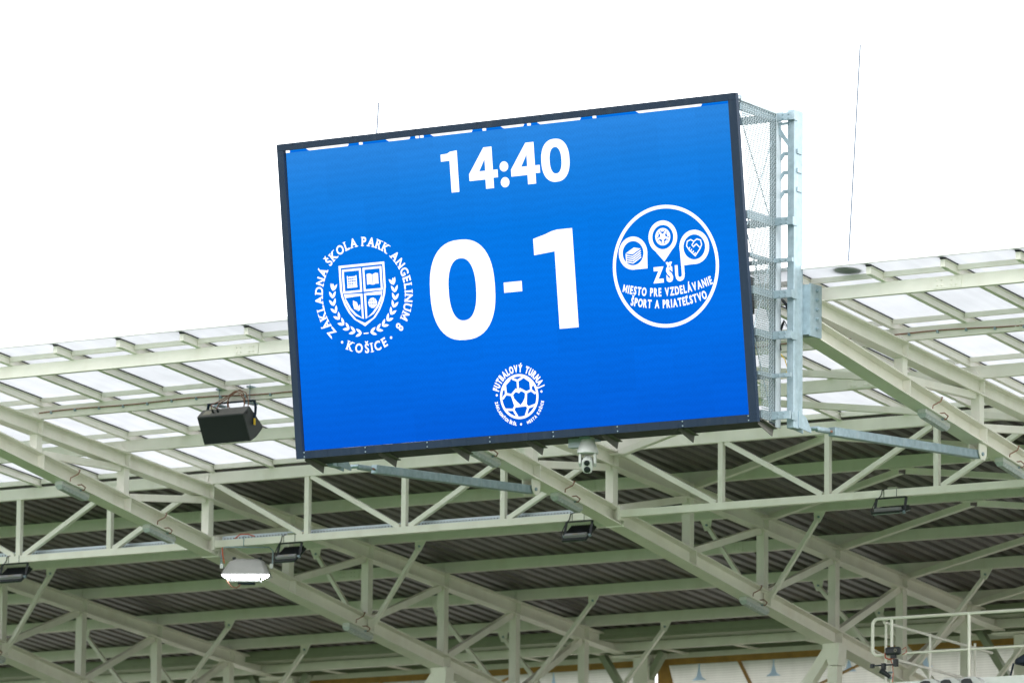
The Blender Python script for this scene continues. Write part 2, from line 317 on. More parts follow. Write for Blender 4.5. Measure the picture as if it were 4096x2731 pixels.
# purlins
pnote = {1: 'carrying the overhanging rafter ends', 2: 'with a brown cable clipped along it', 3: 'behind the loudspeaker', 4: 'forming the top of the edge trusses',
         5: 'just behind the edge truss', 6: 'with the shortest knee braces', 7: 'without knee braces under the dark deck', 8: 'with long knee braces under the dark deck', 9: 'last before the gutter'}
for k, y in PY.items():
    z = zr(y); P = thing('purlin', ((XL+XR)/2, y, z), 'cream steel purlin, %s from the roof edge, %s' % (ORD[k], pnote[k]), 'beam', 'purlins along the roof')
    b = MB(); b.box(XL, XR, y, y+0.007, z, z+PH); b.box(XL, XR, y+0.006, y+0.075, z+0.0005, z+0.009); b.box(XL, XR, y+0.006, y+0.075, z+PH-0.009, z+PH-0.0005)
    b.build('channel', 'steel', P)
    sx = {1: (-1.59, 7.61), 2: (7.6,)}.get(k, (-13.5, -7.51, -1.51, 4.5))
    for s_ in sx:
        pl = MB().box(s_-0.17, s_+0.17, y-0.009, y-0.001, z+0.012, z+PH-0.012).build('splice_plate', 'steel', P)
        for dx in (-0.13, -0.075, 0.045, 0.10):
            for dz in (0.042, 0.1): bolt(pl, (s_+dx, y-0.009, z+dz), (0, -1, 0), 0.011, 0.009)
    for fx in (-12, -6, 0, 6):                 # seat cleats on the trusses
        MB().prism([(0, 0), (0.11, 0), (0.03, PH*0.75), (0, PH*0.75)] if k in (2, 3) else [(0, 0), (0.07, 0), (0.07, PH*0.8), (0, PH*0.8)], (fx-0.035, y-0.012, z+0.002), X3, Z3, Y3*0.009).build('cleat', 'steel', P)

# main trusses
TN = {-12: 'truss farthest from the scoreboard', -6: 'truss by the lit floodlight', 0: 'truss emerging from under the scoreboard', 6: 'truss bolted to the galvanised mast'}
TLAB = {-12: 'cream tapered roof truss, the one farthest from the scoreboard', -6: 'cream tapered roof truss beside the lit floodlight and loudspeaker',
        0: 'cream tapered roof truss emerging from under the scoreboard', 6: 'cream tapered roof truss bolted to the galvanised mast'}
NODES = [PY[k]+0.03 for k in (2, 3, 4, 5, 6, 7, 8, 9)]
HU, HL = AUT-AUB, ALT-ALB
def zu(y): return AUT+SL*y
def zl(y): return ALT+TL*y
for fx in (-12, -6, 0, 6):
    T = thing('roof_truss', (fx, 5.3, ALB+TL*5.3), TLAB[fx], 'truss', 'tapered roof trusses')
    uc = MB().ibeam((fx, -5.70, zu(-5.70)-HU/2), (fx, 10.07, zu(10.07)-HU/2), WU, HU).build('upper_chord', 'steel', T)
    lc = MB().ibeam((fx, -5.72, zl(-5.72)-HL/2), (fx, 10.02, zl(10.02)-HL/2), WL, HL).build('lower_chord', 'steel', T)
    MB().box(fx-0.12, fx+0.12, -5.745, -5.725, zl(-5.7)-HL-0.01, zu(-5.7)+0.01).build('end_plate', 'steel', T)
    for i, y in enumerate(NODES):
        zt, zb = zu(y)-HU, zl(y)
        if zt-zb > 0.06:
            MB().box(fx-0.055, fx+0.055, y-0.055, y+0.055, zb-0.004, zt+0.004).build('post', 'steel', T)
        for s_ in (-1, 1):
            x0, x1 = sorted((fx+s_*0.007, fx+s_*(WU/2-0.006)))
            MB().box(x0, x1, y+0.028, y+0.042, zt+0.014, zu(y+0.04)-0.014).build('stiffener', 'steel', uc)
            x0, x1 = sorted((fx+s_*0.007, fx+s_*(WL/2-0.006)))
            MB().box(x0, x1, y+0.028, y+0.042, zb-HL+0.014, zl(y+0.04)-0.014).build('stiffener', 'steel', lc)
        if i+1 < len(NODES):
            y2 = NODES[i+1]; a = Vector((fx, y+0.10, zl(y+0.10)+0.02)); c = Vector((fx, y2-0.10, zu(y2-0.10)-HU-0.02))
            MB().bar(a, c, 0.085, 0.085).build('diagonal', 'steel', T)
    # bolted splice of the lower chord at the edge-truss line
    yb = 0.06
    MB().box(fx-WL/2-0.012, fx+WL/2+0.012, yb+0.045, yb+0.063, zl(yb)-HL-0.02, zl(yb)+0.03).build('end_plate', 'steel', lc)
    MB().box(fx+WL/2-0.01, fx+WL/2+0.03, -0.02, 0.09, -0.035, 0.135).build('connection_plate', 'steel', lc)
    for zz in (0.02, 0.08): bolt(lc, (fx+WL/2+0.03, 0.03, zz), (1, 0, 0), 0.017, 0.014)

# columns
for fx in (-12, -6, 0, 6):
    yc = 5.42; C = thing('steel_column', (fx, yc, -ZS), 'pale steel column under the %s, mid-stand row' % TN[fx], 'column', 'inner columns')
    MB().box(fx+0.0, fx+0.14, yc-0.07, yc+0.07, -ZS, ALB+TL*yc-0.28).build('shaft', 'steel', C)
    hd = MB(); hd.prism([(-0.13, 0), (0.13, 0), (0.11, -0.28), (-0.03, -0.28)], (fx+0.06, yc-0.10, ALB+TL*yc+0.01), X3, Z3, Y3*0.2); hd.build('head_plate', 'steel', C)
    MB().bar((fx-0.02, yc, ALB+TL*yc-0.08), (fx-1.15, yc, ALB+TL*yc-1.62), 0.13, 0.13, Y3).build('raking_brace', 'steel', C)
    yr = 10.16; C = thing('steel_column', (fx, yr, -ZS), 'pale steel column under the %s, rear wall row' % TN[fx], 'column', 'rear columns')
    MB().box(fx+0.17, fx+0.40, yr-0.02, yr+0.2, -ZS, zu(10.1)-HU-0.04).build('shaft', 'steel', C)
    MB().box(fx-0.12, fx+0.42, yr-0.12, yr+0.1, zu(10.1)-HU-0.035, zu(10.1)-HU-0.012).build('cap_plate', 'steel', C)
    for sx in (-1, 1):
        MB().bar((fx+0.1+sx*0.5, yr+0.1, -0.30), (fx+0.1-sx*0.16, yr+0.1, -1.3), 0.09, 0.12, Y3).build('cross_brace', 'olive', C)

# edge trusses (vertical girders between main trusses)
PX = {-12: (-10.5, -8.973, -7.528), -6: (-4.472, -3.014, -1.56), 0: (1.54, 3.008, 4.48)}
ENM = {-12: 'farthest from the scoreboard', -6: 'with the lit floodlight hanging from it', 0: 'next to the mast and railed platform'}
for fx, ps in PX.items():
    E_ = thing('edge_truss', (fx+3, 0.03, 0), 'cream edge truss bay %s' % ENM[fx], 'truss', 'edge truss bays')
    x0, x1 = fx+WL/2, fx+6-WL/2
    MB().box(x0, x1, 0.0, 0.09, 0.0, 0.088).build('bottom_chord', 'steel', E_)
    for px in ps: MB().box(px-0.033, px+0.033, 0.008, 0.074, 0.086, zr(0)+0.001).build('post', 'steel', E_)
    zt, zb = zr(0)-0.002, 0.088
    for (xa, za, xb, zb_) in ((fx+0.12, zt, ps[0]-0.07, zb), (ps[0]+0.06, zt, ps[1]-0.07, zb), (ps[1]+0.08, zb, ps[2]-0.06, zt), (ps[2]+0.07, zb, fx+5.88, zt)):
        MB().bar((xa, 0.041, za), (xb, 0.041, zb_), 0.06, 0.062, Y3).build('diagonal', 'steel', E_)
# perforated cable trays on top of two bottom chords
for fx in (-12, -6):
    Tn = thing('cable_tray', (fx+3, 0.05, 0.09), 'perforated galvanised cable tray on the edge truss bay %s' % ENM[fx], 'cable tray', 'cable trays')
    x0, x1 = fx+0.14, fx+5.4
    b = MB(); b.box(x0, x1, 0.095, 0.17, 0.065, 0.068); b.box(x0, x1, 0.168, 0.171, 0.068, 0.162)
    b.build('trough', 'galv_light', Tn)
    b = MB(); xx = x0+0.03
    while xx < x1-0.04: b.box(xx, xx+0.018, 0.1655, 0.1675, 0.122, 0.134); xx += 0.046
    b.build('slot', 'dark', Tn, kind='stuff')

# wind braces in the scoreboard bay
for k in range(1, 9):
    ya, yb = PY[k]+0.03, PY[k+1]+0.03
    for sx, xe in ((-1, 0.12), (1, 5.88)):
        xm = 3.0+sx*0.05
        end = 'the truss under the screen' if sx < 0 else 'the mast truss'
        W_ = thing('wind_brace', (xm, ya, zr(ya)-0.03), 'wind brace between %s and %s purlins, ending at %s' % (ORD[k], ORD[k+1], end), 'brace', 'wind braces under the roof')
        b = MB(); p0, p1 = Vector((xm, ya+0.035, zr(ya)-0.030)), Vector((xe, yb-0.05, zr(yb)-0.032))
        b.bar(p0, p1, 0.006, 0.075); b.bar(p0, p1, 0.07, 0.006, off=(0.035*sx*-1, -0.034)); b.build('angle', 'steel', W_)
        MB().box(min(3.0, 3.0+sx*0.16), max(3.0, 3.0+sx*0.16), ya-0.01, ya+0.10, zr(ya)-0.012, zr(ya)-0.002).build('gusset_plate', 'steel', W_)
        MB().box(xe-0.08, xe+0.08, yb-0.12, yb-0.02, zr(yb)-0.05, zr(yb)-0.042).build('gusset_plate', 'steel', W_)

# knee braces
KX = {6: 0.83, 8: 1.26, 9: 1.33}
for k, dx in KX.items():
    y = PY[k]+0.035; z = zr(y)
    for fx in (-12, -6, 0, 6):
        for s_ in (-1, 1):
            gx = fx+s_*dx
            if gx > 6.2 or gx < -14: continue
            Kb = thing('knee_brace', (fx+s_*0.13, y, zl(y)), 'knee brace, %s purlin to the %s, %s side' % (ORD[k], TN[fx], 'mast-facing' if s_ > 0 else 'far'), 'brace', 'knee braces')
            gp = MB().prism([(-0.085, 0.004), (0.085, 0.004), (0.03*-s_+0.03, -0.135), (0.03*-s_-0.05, -0.135)], (gx, y-0.006, z), X3, Z3, Y3*0.012).build('gusset_plate', 'steel', Kb)
            bolt(gp, (gx-s_*0.012, y-0.006, z-0.065), (0, -1, 0), 0.016, 0.014, 'galv')
            p0 = Vector((gx-s_*0.035, y, z-0.10)); p1 = Vector((fx+s_*(WL/2-0.005), y, zl(y)-0.10))
            MB().bar(p0, p1, 0.05, 0.056, Y3).build('strut', 'steel', Kb)
            MB().prism([(0, 0.02), (s_*0.11, 0.02), (s_*0.11, -0.10), (s_*0.05, -0.15), (0, -0.15)], (fx+s_*(WL/2-0.09), y-0.012, zl(y)-0.02), X3, Z3, Y3*0.012).build('lug', 'steel', Kb)

# rear eaves: gutter, eaves beam, rail, ochre band, banners
G = thing('box_gutter', (-2.5, 9.5, -0.18), 'long olive sheet-metal box gutter behind the last purlin', 'gutter')
MB().box(XL, XR, 9.50, 9.515, -0.135, -0.035).build('front_sheet', 'olive', G); MB().box(XL, XR, 9.495, 9.53, -0.182, -0.139).build('lip', 'olive', G); MB().box(XL, XR, 9.53, 9.86, -0.18, -0.172).build('base_sheet', 'olive', G)
EB = thing('eaves_beam', (-2.5, 9.9, -0.30), 'long pale eaves beam below the box gutter', 'beam')
MB().box(XL, XR, 9.90, 9.99, -0.302, -0.184).build('channel', 'steel', EB)
RR = thing('wall_rail', (-2.5, 10.6, -0.36), 'long pale wall rail above the ochre tarp band', 'beam')
MB().box(XL, XR, 10.60, 10.68, -0.355, -0.282).build('rail', 'steel', RR)
x = XL+0.6
while x < XR:
    MB().box(x, x+0.10, 10.05, 10.59, -0.30, -0.285).build('bracket', 'steel', RR); x += 1.15
CL = thing('rear_cladding', (-2.5, 10.9, -0.3), 'dark rear cladding sheet closing the gap between deck and wall rail', 'cladding')
MB().box(XL, XR, 10.88, 10.89, -0.42, 0.12).build('cladding_sheet', 'olive', CL)
OB = thing('ochre_band', (-2.5, 10.62, -0.44), 'ochre tarpaulin band along the top of the rear mesh banners', 'tarpaulin')
MB().box(XL, XR, 10.61, 10.625, -0.447, -0.358).build('band', 'ochre', OB)
for fx in (-12, -6, 0, 6):
    MB().prism([(0, 0), (0.18, 0), (0.55, -1.3), (0, -1.3)], (fx+0.29, 10.606, -0.449), X3, Z3, Y3*0.01).build('corner_flap', 'ochre', OB)
    MB().bar((fx+1.62, 10.60, -0.445), (fx+2.35, 10.60, -1.75), 0.012, 0.11, Y3).build('strap', 'ochre', OB)
    MB().bar((fx+3.95, 10.60, -0.445), (fx+1.5, 10.60, -1.35), 0.012, 0.09, Y3).build('strap', 'ochre', OB)
BN = {-18: 'leftmost bay beyond all trusses', -12: 'bay farthest from the scoreboard', -6: 'middle bay with ochre straps', 0: 'bay behind the railed platform', 6: 'bay past the mast truss'}
for fx in (-18, -12, -6, 0, 6):
    B_ = thing('mesh_banner', (fx+3, 10.65, -2.3), 'pale translucent mesh banner with blue print in the rear wall, %s' % BN[fx], 'banner', 'rear mesh banners')
    MB().box(max(fx+0.27, XL), min(fx+5.95, XR), 10.64, 10.646, -3.2, -0.43).build('sheet', 'banner', B_)
    for px in (0.95, 2.15, 3.35, 4.55):
        for zz in (-0.66, -1.25):
            q = fx+px+(0.55 if zz < -1 else 0)
            if not XL+0.2 < q < XR-0.2: continue
            MB().prism([(-0.12, 0), (0.12, 0), (0.045, 0.05), (0.012, 0.16), (0.006, 0.3), (-0.006, 0.3), (-0.012, 0.16), (-0.045, 0.05)], (q, 10.633, zz-0.02), X3, Z3, Y3*0.003).build('printed_mark', 'print', B_)

# ------------------------------------------------------------------ scoreboard
SO = Vector((-0.019, -7.011, 3.298)); th, ph = R(8.15), R(0.6)
EX = Vector((math.cos(ph), math.sin(ph), 0)); NH = Vector((-math.sin(ph), math.cos(ph), 0))
EY = -Z3*math.cos(th)+NH*math.sin(th); NB = EX.cross(EY)
def S(u, v, d=0.0): return SO+EX*u+EY*v+NB*d
SW, SH = 5.76, 3.36
SB = thing('scoreboard', (2.9, -6.3, -0.15), 'large dark framed video scoreboard showing 14:40 and 0-1 on blue', 'scoreboard')
def sbox(b, u0, u1, v0, v1, d0, d1):
    return b.obox(S((u0+u1)/2, (v0+v1)/2, (d0+d1)/2), EX*(u1-u0)/2, EY*(v1-v0)/2, NB*(d1-d0)/2)
b = MB(); b.add([S(0, 0), S(SW, 0), S(SW, SH), S(0, SH)], [(0, 1, 2, 3)]); scr = b.build('screen', 'led', SB)
sbox(MB(), 0.002, SW-0.002, 0.002, SH-0.002, 0.004, 0.11).build('cabinet', 'dark', SB)
FO = (-0.092, 5.866, -0.103, 3.447)
ft = sbox(MB(), FO[0], FO[1], FO[2], -0.027, -0.045, 0.012).build('frame_top', 'frame', SB)
fb = sbox(MB(), FO[0], FO[1], SH+0.004, FO[3], -0.045, 0.012).build('frame_bottom', 'frame', SB)
sbox(MB(), FO[0], -0.006, -0.031, SH+0.003, -0.045, 0.012).build('frame_side', 'frame', SB)
sbox(MB(), SW+0.006, FO[1], -0.031, SH+0.003, -0.045, 0.012).build('frame_side', 'frame', SB)
for i in range(8):
    u = 0.02+i*0.82
    for vv in (FO[3]-0.02, FO[3]-0.068): bolt(fb, S(u, vv, -0.045), -NB, 0.008, 0.007, 'galv')
    bolt(ft, S(u+0.1, FO[2]+0.012, -0.045), -NB, 0.008, 0.007, 'frame')
for i in range(22):
    u = 0.1+i*0.265+random.uniform(-0.05, 0.05)
    sbox(MB(), u, u+0.004, SH+0.008, FO[3]-0.003, -0.047, -0.0445).build('seam', 'frame', fb)
sbox(MB(), 0.0, SW, -0.030, -0.002, 0.03, 0.05).build('glowing_backing_strip', 'led', SB)  # emits screen blue to imitate blue light falling on a dark strip
for u0, u1 in ((0.29, 0.83), (1.36, 1.65), (1.95, 2.47), (2.87, 3.14), (3.34, 3.87), (4.6, 5.4)):  # white emission stands in for skylight caught by the cabinet-top trim
    b = MB(); b.add([S(u0-0.02, -0.026, 0.005), S(u1, -0.026, 0.005), S(u1, -0.001, -0.012), S(u0+0.03, -0.001, -0.012), S(u0, -0.026, 0.028), S(u1, -0.026, 0.028), S(u1, -0.001, 0.004), S(u0+0.03, -0.001, 0.004)],
                    [(0, 1, 2, 3), (4, 7, 6, 5), (0, 4, 5, 1), (1, 5, 6, 2), (2, 6, 7, 3), (3, 7, 4, 0)]); b.build('glowing_trim_strip', 'led_w', SB)
for u0 in (0.01, 0.99, 1.74, 1.80, 2.62, 3.20, 4.04):  # clips emit white as well, imitating caught skylight
    sbox(MB(), u0, u0+0.03, -0.026, -0.002, -0.008, 0.02).build('glowing_trim_clip', 'led_w', SB)

# marks on the screen (sub-parts of the screen), built in screen metres u right / v down
DM = -0.006
def fill(b, loops):
    pts = [[Vector((x, y, 0)) for x, y in lp] for lp in loops]; flat = [q for lp in loops for q in lp]
    tri = tessellate_polygon(pts); b.add([S(x, y, DM) for x, y in flat], [tuple(t_) for t_ in tri])
def sup(cx, cy, a, c, n_=2.5, m=48, ang=0):
    r_ = []
    for i in range(m):
        t_ = 2*math.pi*i/m; ct, st = math.cos(t_), math.sin(t_)
        r_.append((cx+a*math.copysign(abs(ct)**(2/n_), ct), cy+c*math.copysign(abs(st)**(2/n_), st)))
    return r_
def rot2(p, a, o=(0, 0)):
    c, s_ = math.cos(a), math.sin(a); return (o[0]+p[0]*c-p[1]*s_, o[1]+p[0]*s_+p[1]*c)
def stroke(b, pts, wd, closed=False):
    m = len(pts); L_, R_ = [], []
    for i in range(m):
        if closed: a, c = Vector(pts[i-1]), Vector(pts[(i+1) % m])
        else: a, c = Vector(pts[max(i-1, 0)]), Vector(pts[min(i+1, m-1)])
        d = (c-a); d.normalize(); n_ = Vector((-d.y, d.x)); p_ = Vector(pts[i])
        k = 1.0
        if closed or 0 < i < m-1:
            e1 = (p_-Vector(pts[i-1])).normalized(); k = 1/max(0.5, abs(Vector((-e1.y, e1.x)).dot(n_)))
        L_.append(p_+n_*wd/2*k); R_.append(p_-n_*wd/2*k)
    vs_ = [S(q.x, q.y, DM) for q in L_+R_]; fs = []
    for i in range(m if closed else m-1):
        j = (i+1) % m; fs.append((i, j, m+j, m+i))
    b.add(vs_, fs)
def ring(b, cx, cy, r0, r1, a0=0, a1=2*math.pi, n_=64):
    vs_, fs = [], []
    for i in range(n_+1):
        t_ = a0+(a1-a0)*i/n_
        vs_ += [S(cx+r0*math.cos(t_), cy+r0*math.sin(t_), DM), S(cx+r1*math.cos(t_), cy+r1*math.sin(t_), DM)]
    for i in range(n_): fs.append((2*i, 2*i+1, 2*i+3, 2*i+2))
    b.add(vs_, fs)
# glyphs from Blender's built-in font
_gl = {}
def glyph(ch, bold):
    if ch == 'M' and (ch, bold) not in _gl:
        s_, w_ = 0.085+2*bold, 0.70
        q = [(0, 0), (0, .682), (s_, .682), (w_/2, .29), (w_-s_, .682), (w_, .682), (w_, 0), (w_-s_, 0), (w_-s_, .40), (w_/2, .06), (s_, .40), (s_, 0)]
        _gl[(ch, bold)] = (q, [tuple(t_) for t_ in tessellate_polygon([[Vector((*z_, 0)) for z_ in q]])], w_)
    if (ch, bold) not in _gl:
        cu = bpy.data.curves.new('g', 'FONT'); cu.body = ch; cu.size = 1.0; cu.offset = bold; cu.resolution_u = 3; cu.fill_mode = 'BOTH'
        ob = bpy.data.objects.new('g', cu); col.objects.link(ob); bpy.context.view_layer.update()
        me = ob.to_mesh(); vs_ = [(v.co.x, v.co.y) for v in me.vertices]; fs = [tuple(p_.vertices) for p_ in me.polygons]
        ob.to_mesh_clear(); bpy.data.objects.remove(ob); bpy.data.curves.remove(cu)
        mn = min(v[0] for v in vs_); mxx = max(v[0] for v in vs_)
        _gl[(ch, bold)] = ([(v[0]-mn, v[1]) for v in vs_], fs, mxx-mn)
    return _gl[(ch, bold)]
def text_arc(b, txt, cx, cy, rad, a_mid, cap, bold=0.03, gap=0.13, sx=1.0, inward=False, serif=False, span=None):
    # angle measured clockwise from 12 o'clock; inward=True: letters stand upright along the bottom of the circle
    sz = cap/0.682; adv = []
    for ch in txt: adv.append((0.34 if ch == ' ' else glyph(ch, bold)[2]*sx+gap)*sz)
    tot = sum(adv)-gap*sz; k = 1.0
    if span: k = span*rad/tot
    pos = -tot/2
    for ch, a_ in zip(txt, adv):
        if ch != ' ':
            g, fs, w_ = glyph(ch, bold); ww = w_*sx*sz
            t_ = (pos+ww/2)*k/rad; ang = a_mid+(t_ if not inward else -t_)
            pts = []
            for gx, gy in g:
                lx = gx*sx*sz-ww/2; ly = gy*sz
                if inward: r_ = rad-ly+cap; pts.append((cx+r_*math.sin(ang)-lx*-math.cos(ang), cy-r_*math.cos(ang)-lx*-math.sin(ang)) if False else (cx+r_*math.sin(ang)+lx*-math.cos(ang), cy-r_*math.cos(ang)+lx*-math.sin(ang)))
                else: r_ = rad+ly; pts.append((cx+r_*math.sin(ang)+lx*math.cos(ang), cy-r_*math.cos(ang)+lx*math.sin(ang)))
            b.add([S(x_, y_, DM) for x_, y_ in pts], fs)
            if serif and ch not in 'OGCS8ŠJ':
                for yy in (0.0, 0.645*sz):
                    if ch in 'AÁ' and yy > 0: continue
                    if ch in 'LEZ' and yy == 0 and ch != 'L': continue
                    q = []
                    xa_ = -ww/2-(0.09 if ch == 'I' else 0.06)*sz
                    xb_ = ww/2+0.09*sz if ch == 'I' else (ww/2+0.05*sz if ch in 'KNMUAÁRH' else -ww/2+(0.20 if ch in 'LP' else 0.12)*sz)
                    for lx, ly in ((xa_, yy), (xb_, yy), (xb_, yy+0.05*sz), (xa_, yy+0.05*sz)):
                        if inward: r_ = rad-ly+cap; q.append((cx+r_*math.sin(ang)-lx*math.cos(ang), cy-r_*math.cos(ang)-lx*math.sin(ang)))
                        else: r_ = rad+ly; q.append((cx+r_*math.sin(ang)+lx*math.cos(ang), cy-r_*math.cos(ang)+lx*math.sin(ang)))
                    if ch in 'NMU' and yy == 0 and ch != 'U' or ch in 'U' and yy > 0 or ch not in 'NMU':
                        mid = 0.42
                        if ch in 'KNMUAÁRH':      # two feet rather than one bar
                            A_, B2, C2, D2 = [Vector(z_) for z_ in q]
                            b.add([S(*z_, DM) for z_ in (A_, A_.lerp(B2, mid), D2.lerp(C2, mid), D2)], [(0, 1, 2, 3)])
                            b.add([S(*z_, DM) for z_ in (A_.lerp(B2, 1-mid), B2, C2, D2.lerp(C2, 1-mid))], [(0, 1, 2, 3)])
                        else: b.add([S(*z_, DM) for z_ in q], [(0, 1, 2, 3)])
        pos += a_
def dot(b, cx, cy, r_, r2_=None): fill(b, [sup(cx, cy, r_, r2_ or r_, 2, 20)])
# clock 14:40
b = MB()
fill(b, [[(2.052, 0.212), (2.14, 0.208), (2.176, 0.19), (2.267, 0.183), (2.267, 0.643), (2.166, 0.643), (2.164, 0.288), (2.052, 0.29)]])
for dx in (0.0, 0.545):
    fill(b, [[(x_+dx, y_) for x_, y_ in ((2.614, 0.183), (2.72, 0.183), (2.72, 0.442), (2.78, 0.442), (2.78, 0.528), (2.72, 0.528), (2.72, 0.642), (2.616, 0.642), (2.616, 0.538), (2.408, 0.538), (2.408, 0.462))],
             [(x_+dx, y_) for x_, y_ in ((2.62, 0.312), (2.62, 0.442), (2.541, 0.442))]])
dot(b, 2.865, 0.417, 0.056); dot(b, 2.867, 0.592, 0.056)
fill(b, [sup(3.53, 0.411, 0.181, 0.236, 2.35), sup(3.532, 0.411, 0.076, 0.146, 2.3)])
b.build('clock_digits', 'led_w', scr)
b = MB()
fill(b, [sup(2.225, 1.727, 0.424, 0.555, 2.45), sup(2.224, 1.722, 0.180, 0.345, 2.35)])
fill(b, [[(3.18, 1.246), (3.34, 1.208), (3.42, 1.182), (3.495, 1.170), (3.686, 1.170), (3.688, 2.257), (3.445, 2.257), (3.445, 1.404), (3.18, 1.425)]])
fill(b, [[(2.764, 1.693), (2.997, 1.693), (2.997, 1.805), (2.764, 1.805)]])
b.build('score_digits', 'led_w', scr)
# school crest
b = MB(); cx, cy = 0.922, 1.678
text_arc(b, 'ZÁKLADNÁ ŠKOLA PARK ANGELINUM 8', cx, cy, 0.548, 0.0, 0.098, 0.022, 0.19, 0.88, serif=True, span=R(268))
text_arc(b, 'KOŠICE', cx, cy, 0.548, math.pi, 0.098, 0.022, 0.19, 0.88, inward=True, serif=True, span=R(52))
for a_ in (R(180+33), R(180-33)): dot(b, cx+0.60*math.sin(a_), cy-0.60*math.cos(a_), 0.015)
sh = [(0.612, 1.328), (1.222, 1.328), (1.222, 1.60)]
def shield(o, bot):
    x0, x1, y0 = 0.612+o, 1.222-o, 1.328+o; q = [(x0, y0), (x1, y0)]
    for i in range(13):
        t_ = i/12; q.append((x1-(x1-0.917)*(1-math.cos(t_*math.pi/2)), 1.60+(bot-1.60)*math.sin(t_*math.pi/2)**1.0))
    for i in range(12, -1, -1):
        t_ = i/12; q.append((x0+(0.917-x0)*(1-math.cos(t_*math.pi/2)), 1.60+(bot-1.60)*math.sin(t_*math.pi/2)))
    # pointed foot
    return q
def shield2(o, foot):
    x0, x1, y0 = 0.612+o, 1.222-o, 1.328+o
    rp = [(x1, 1.60), (x1-0.013, 1.68), (x1-0.045, 1.77), (x1-0.095, 1.86), (x1-0.165, 1.94), (0.917, foot)]
    lp = [(x0+(x1-x_), y_) for x_, y_ in reversed(rp[:-1])]
    return [(x0, y0), (x1, y0)]+rp+lp
fill(b, [shield2(0, 2.027), shield2(0.026, 1.992)])
ih = 0.045
stroke(b, [(0.665, 1.386), (0.893, 1.386), (0.893, 1.63), (0.665, 1.63)], 0.024, True)
stroke(b, [(0.94, 1.386), (1.168, 1.386), (1.168, 1.63), (0.94, 1.63)], 0.024, True)
stroke(b, [(0.893, 1.672), (0.893, 1.94), (0.80, 1.888), (0.735, 1.82), (0.69, 1.74), (0.668, 1.672)], 0.022, True)
stroke(b, [(0.94, 1.672), (0.94, 1.94), (1.034, 1.888), (1.10, 1.82), (1.145, 1.74), (1.166, 1.672)], 0.022, True)
# abacus, open book, leaf, globe
stroke(b, [(0.722, 1.45), (0.722, 1.575)], 0.014); stroke(b, [(0.836, 1.45), (0.836, 1.575)], 0.014); stroke(b, [(0.712, 1.575), (0.846, 1.575)], 0.018)
for yy in (1.468, 1.497, 1.526, 1.552):
    stroke(b, [(0.722, yy), (0.836, yy)], 0.006)
    for xx in (0.748, 0.77, 0.796, 0.815): dot(b, xx, yy, 0.011)
fill(b, [[(0.978, 1.45), (1.015, 1.444), (1.050, 1.458), (1.050, 1.575), (1.015, 1.563), (0.978, 1.567)]]); fill(b, [[(1.057, 1.458), (1.092, 1.444), (1.13, 1.45), (1.13, 1.567), (1.092, 1.563), (1.057, 1.575)]])
fill(b, [[(0.776, 1.728), (0.826, 1.752), (0.842, 1.80), (0.818, 1.838), (0.785, 1.822), (0.773, 1.775)]]); fill(b, [[(0.866, 1.778), (0.868, 1.83), (0.845, 1.85), (0.826, 1.846), (0.838, 1.805)]])
dot(b, 1.035, 1.775, 0.058)
b.build('school_crest', 'led_w', scr)
b = MB()
for k in (-0.028, 0.0, 0.028): stroke(b, [(1.035+k*1.0, 1.72), (1.035+k*1.25, 1.775), (1.035+k*1.0, 1.83)], 0.005)
for k in (-0.024, 0.012): stroke(b, [(0.978, 1.775+k), (1.092, 1.775+k)], 0.005)
for i_ in range(len(b.v)): b.v[i_] = b.v[i_]-NB*0.003
b.build('globe_lines', 'led', scr)
b = MB()
def leaf(x_, y_, ang, ln, wd):
    q = [(0, 0), (0.25, 0.42), (0.55, 0.5), (0.8, 0.3), (1, 0), (0.8, -0.3), (0.55, -0.5), (0.25, -0.42)]
    fill(b, [[rot2((px*ln, py*wd), ang, (x_, y_)) for px, py in q]])
for s_ in (-1, 1):
    N_ = 9
    for i in range(N_):
        a_ = R(8)+R(95)*i/(N_-1); rx_ = 0.415
        x_, y_ = 0.922+s_*rx_*math.sin(a_), 1.690+0.415*math.cos(a_)
        tg = math.atan2(-math.sin(a_), s_*math.cos(a_))
        for o_ in (-0.5, 0.5): leaf(x_, y_, tg+o_, 0.090, 0.031)
    leaf(0.922+s_*0.405, 1.60, -math.pi/2-s_*0.06, 0.085, 0.036)
stroke(b, [(0.89, 2.107), (0.955, 2.107)], 0.012)
b.build('laurel_wreath', 'led_w', scr)
# round badge
b = MB(); cx, cy = 4.834, 1.686; ring(b, cx, cy, 0.627, 0.665, n_=96)
def pin(px, py, r_, tip, a_tip):
    ring(b, px, py, r_*0.735, r_, n_=40)
    t1, t2 = a_tip-0.62, a_tip+0.62
    arc = [(px+r_*math.cos(t1+(t2-t1)*i/8), py+r_*math.sin(t1+(t2-t1)*i/8)) for i in range(9)]
    fill(b, [arc+[tip]])
pin(4.437, 1.510, 0.180, (4.606, 1.690), R(47)); pin(4.823, 1.368, 0.180, (4.822, 1.634), R(90)); pin(5.207, 1.508, 0.185, (5.028, 1.697), R(133))
ang = 0
fill(b, [[(4.345, 1.505), (4.45, 1.45), (4.535, 1.468), (4.43, 1.522)]])
for k in range(4): stroke(b, [(4.345, 1.525+k*0.024), (4.43, 1.545+k*0.024), (4.535, 1.488+k*0.024)], 0.011)
stroke(b, [(4.347, 1.51), (4.347, 1.60)], 0.010)
ring(b, 4.823, 1.364, 0.078, 0.094, n_=32); dot(b, 4.823, 1.366, 0.034)
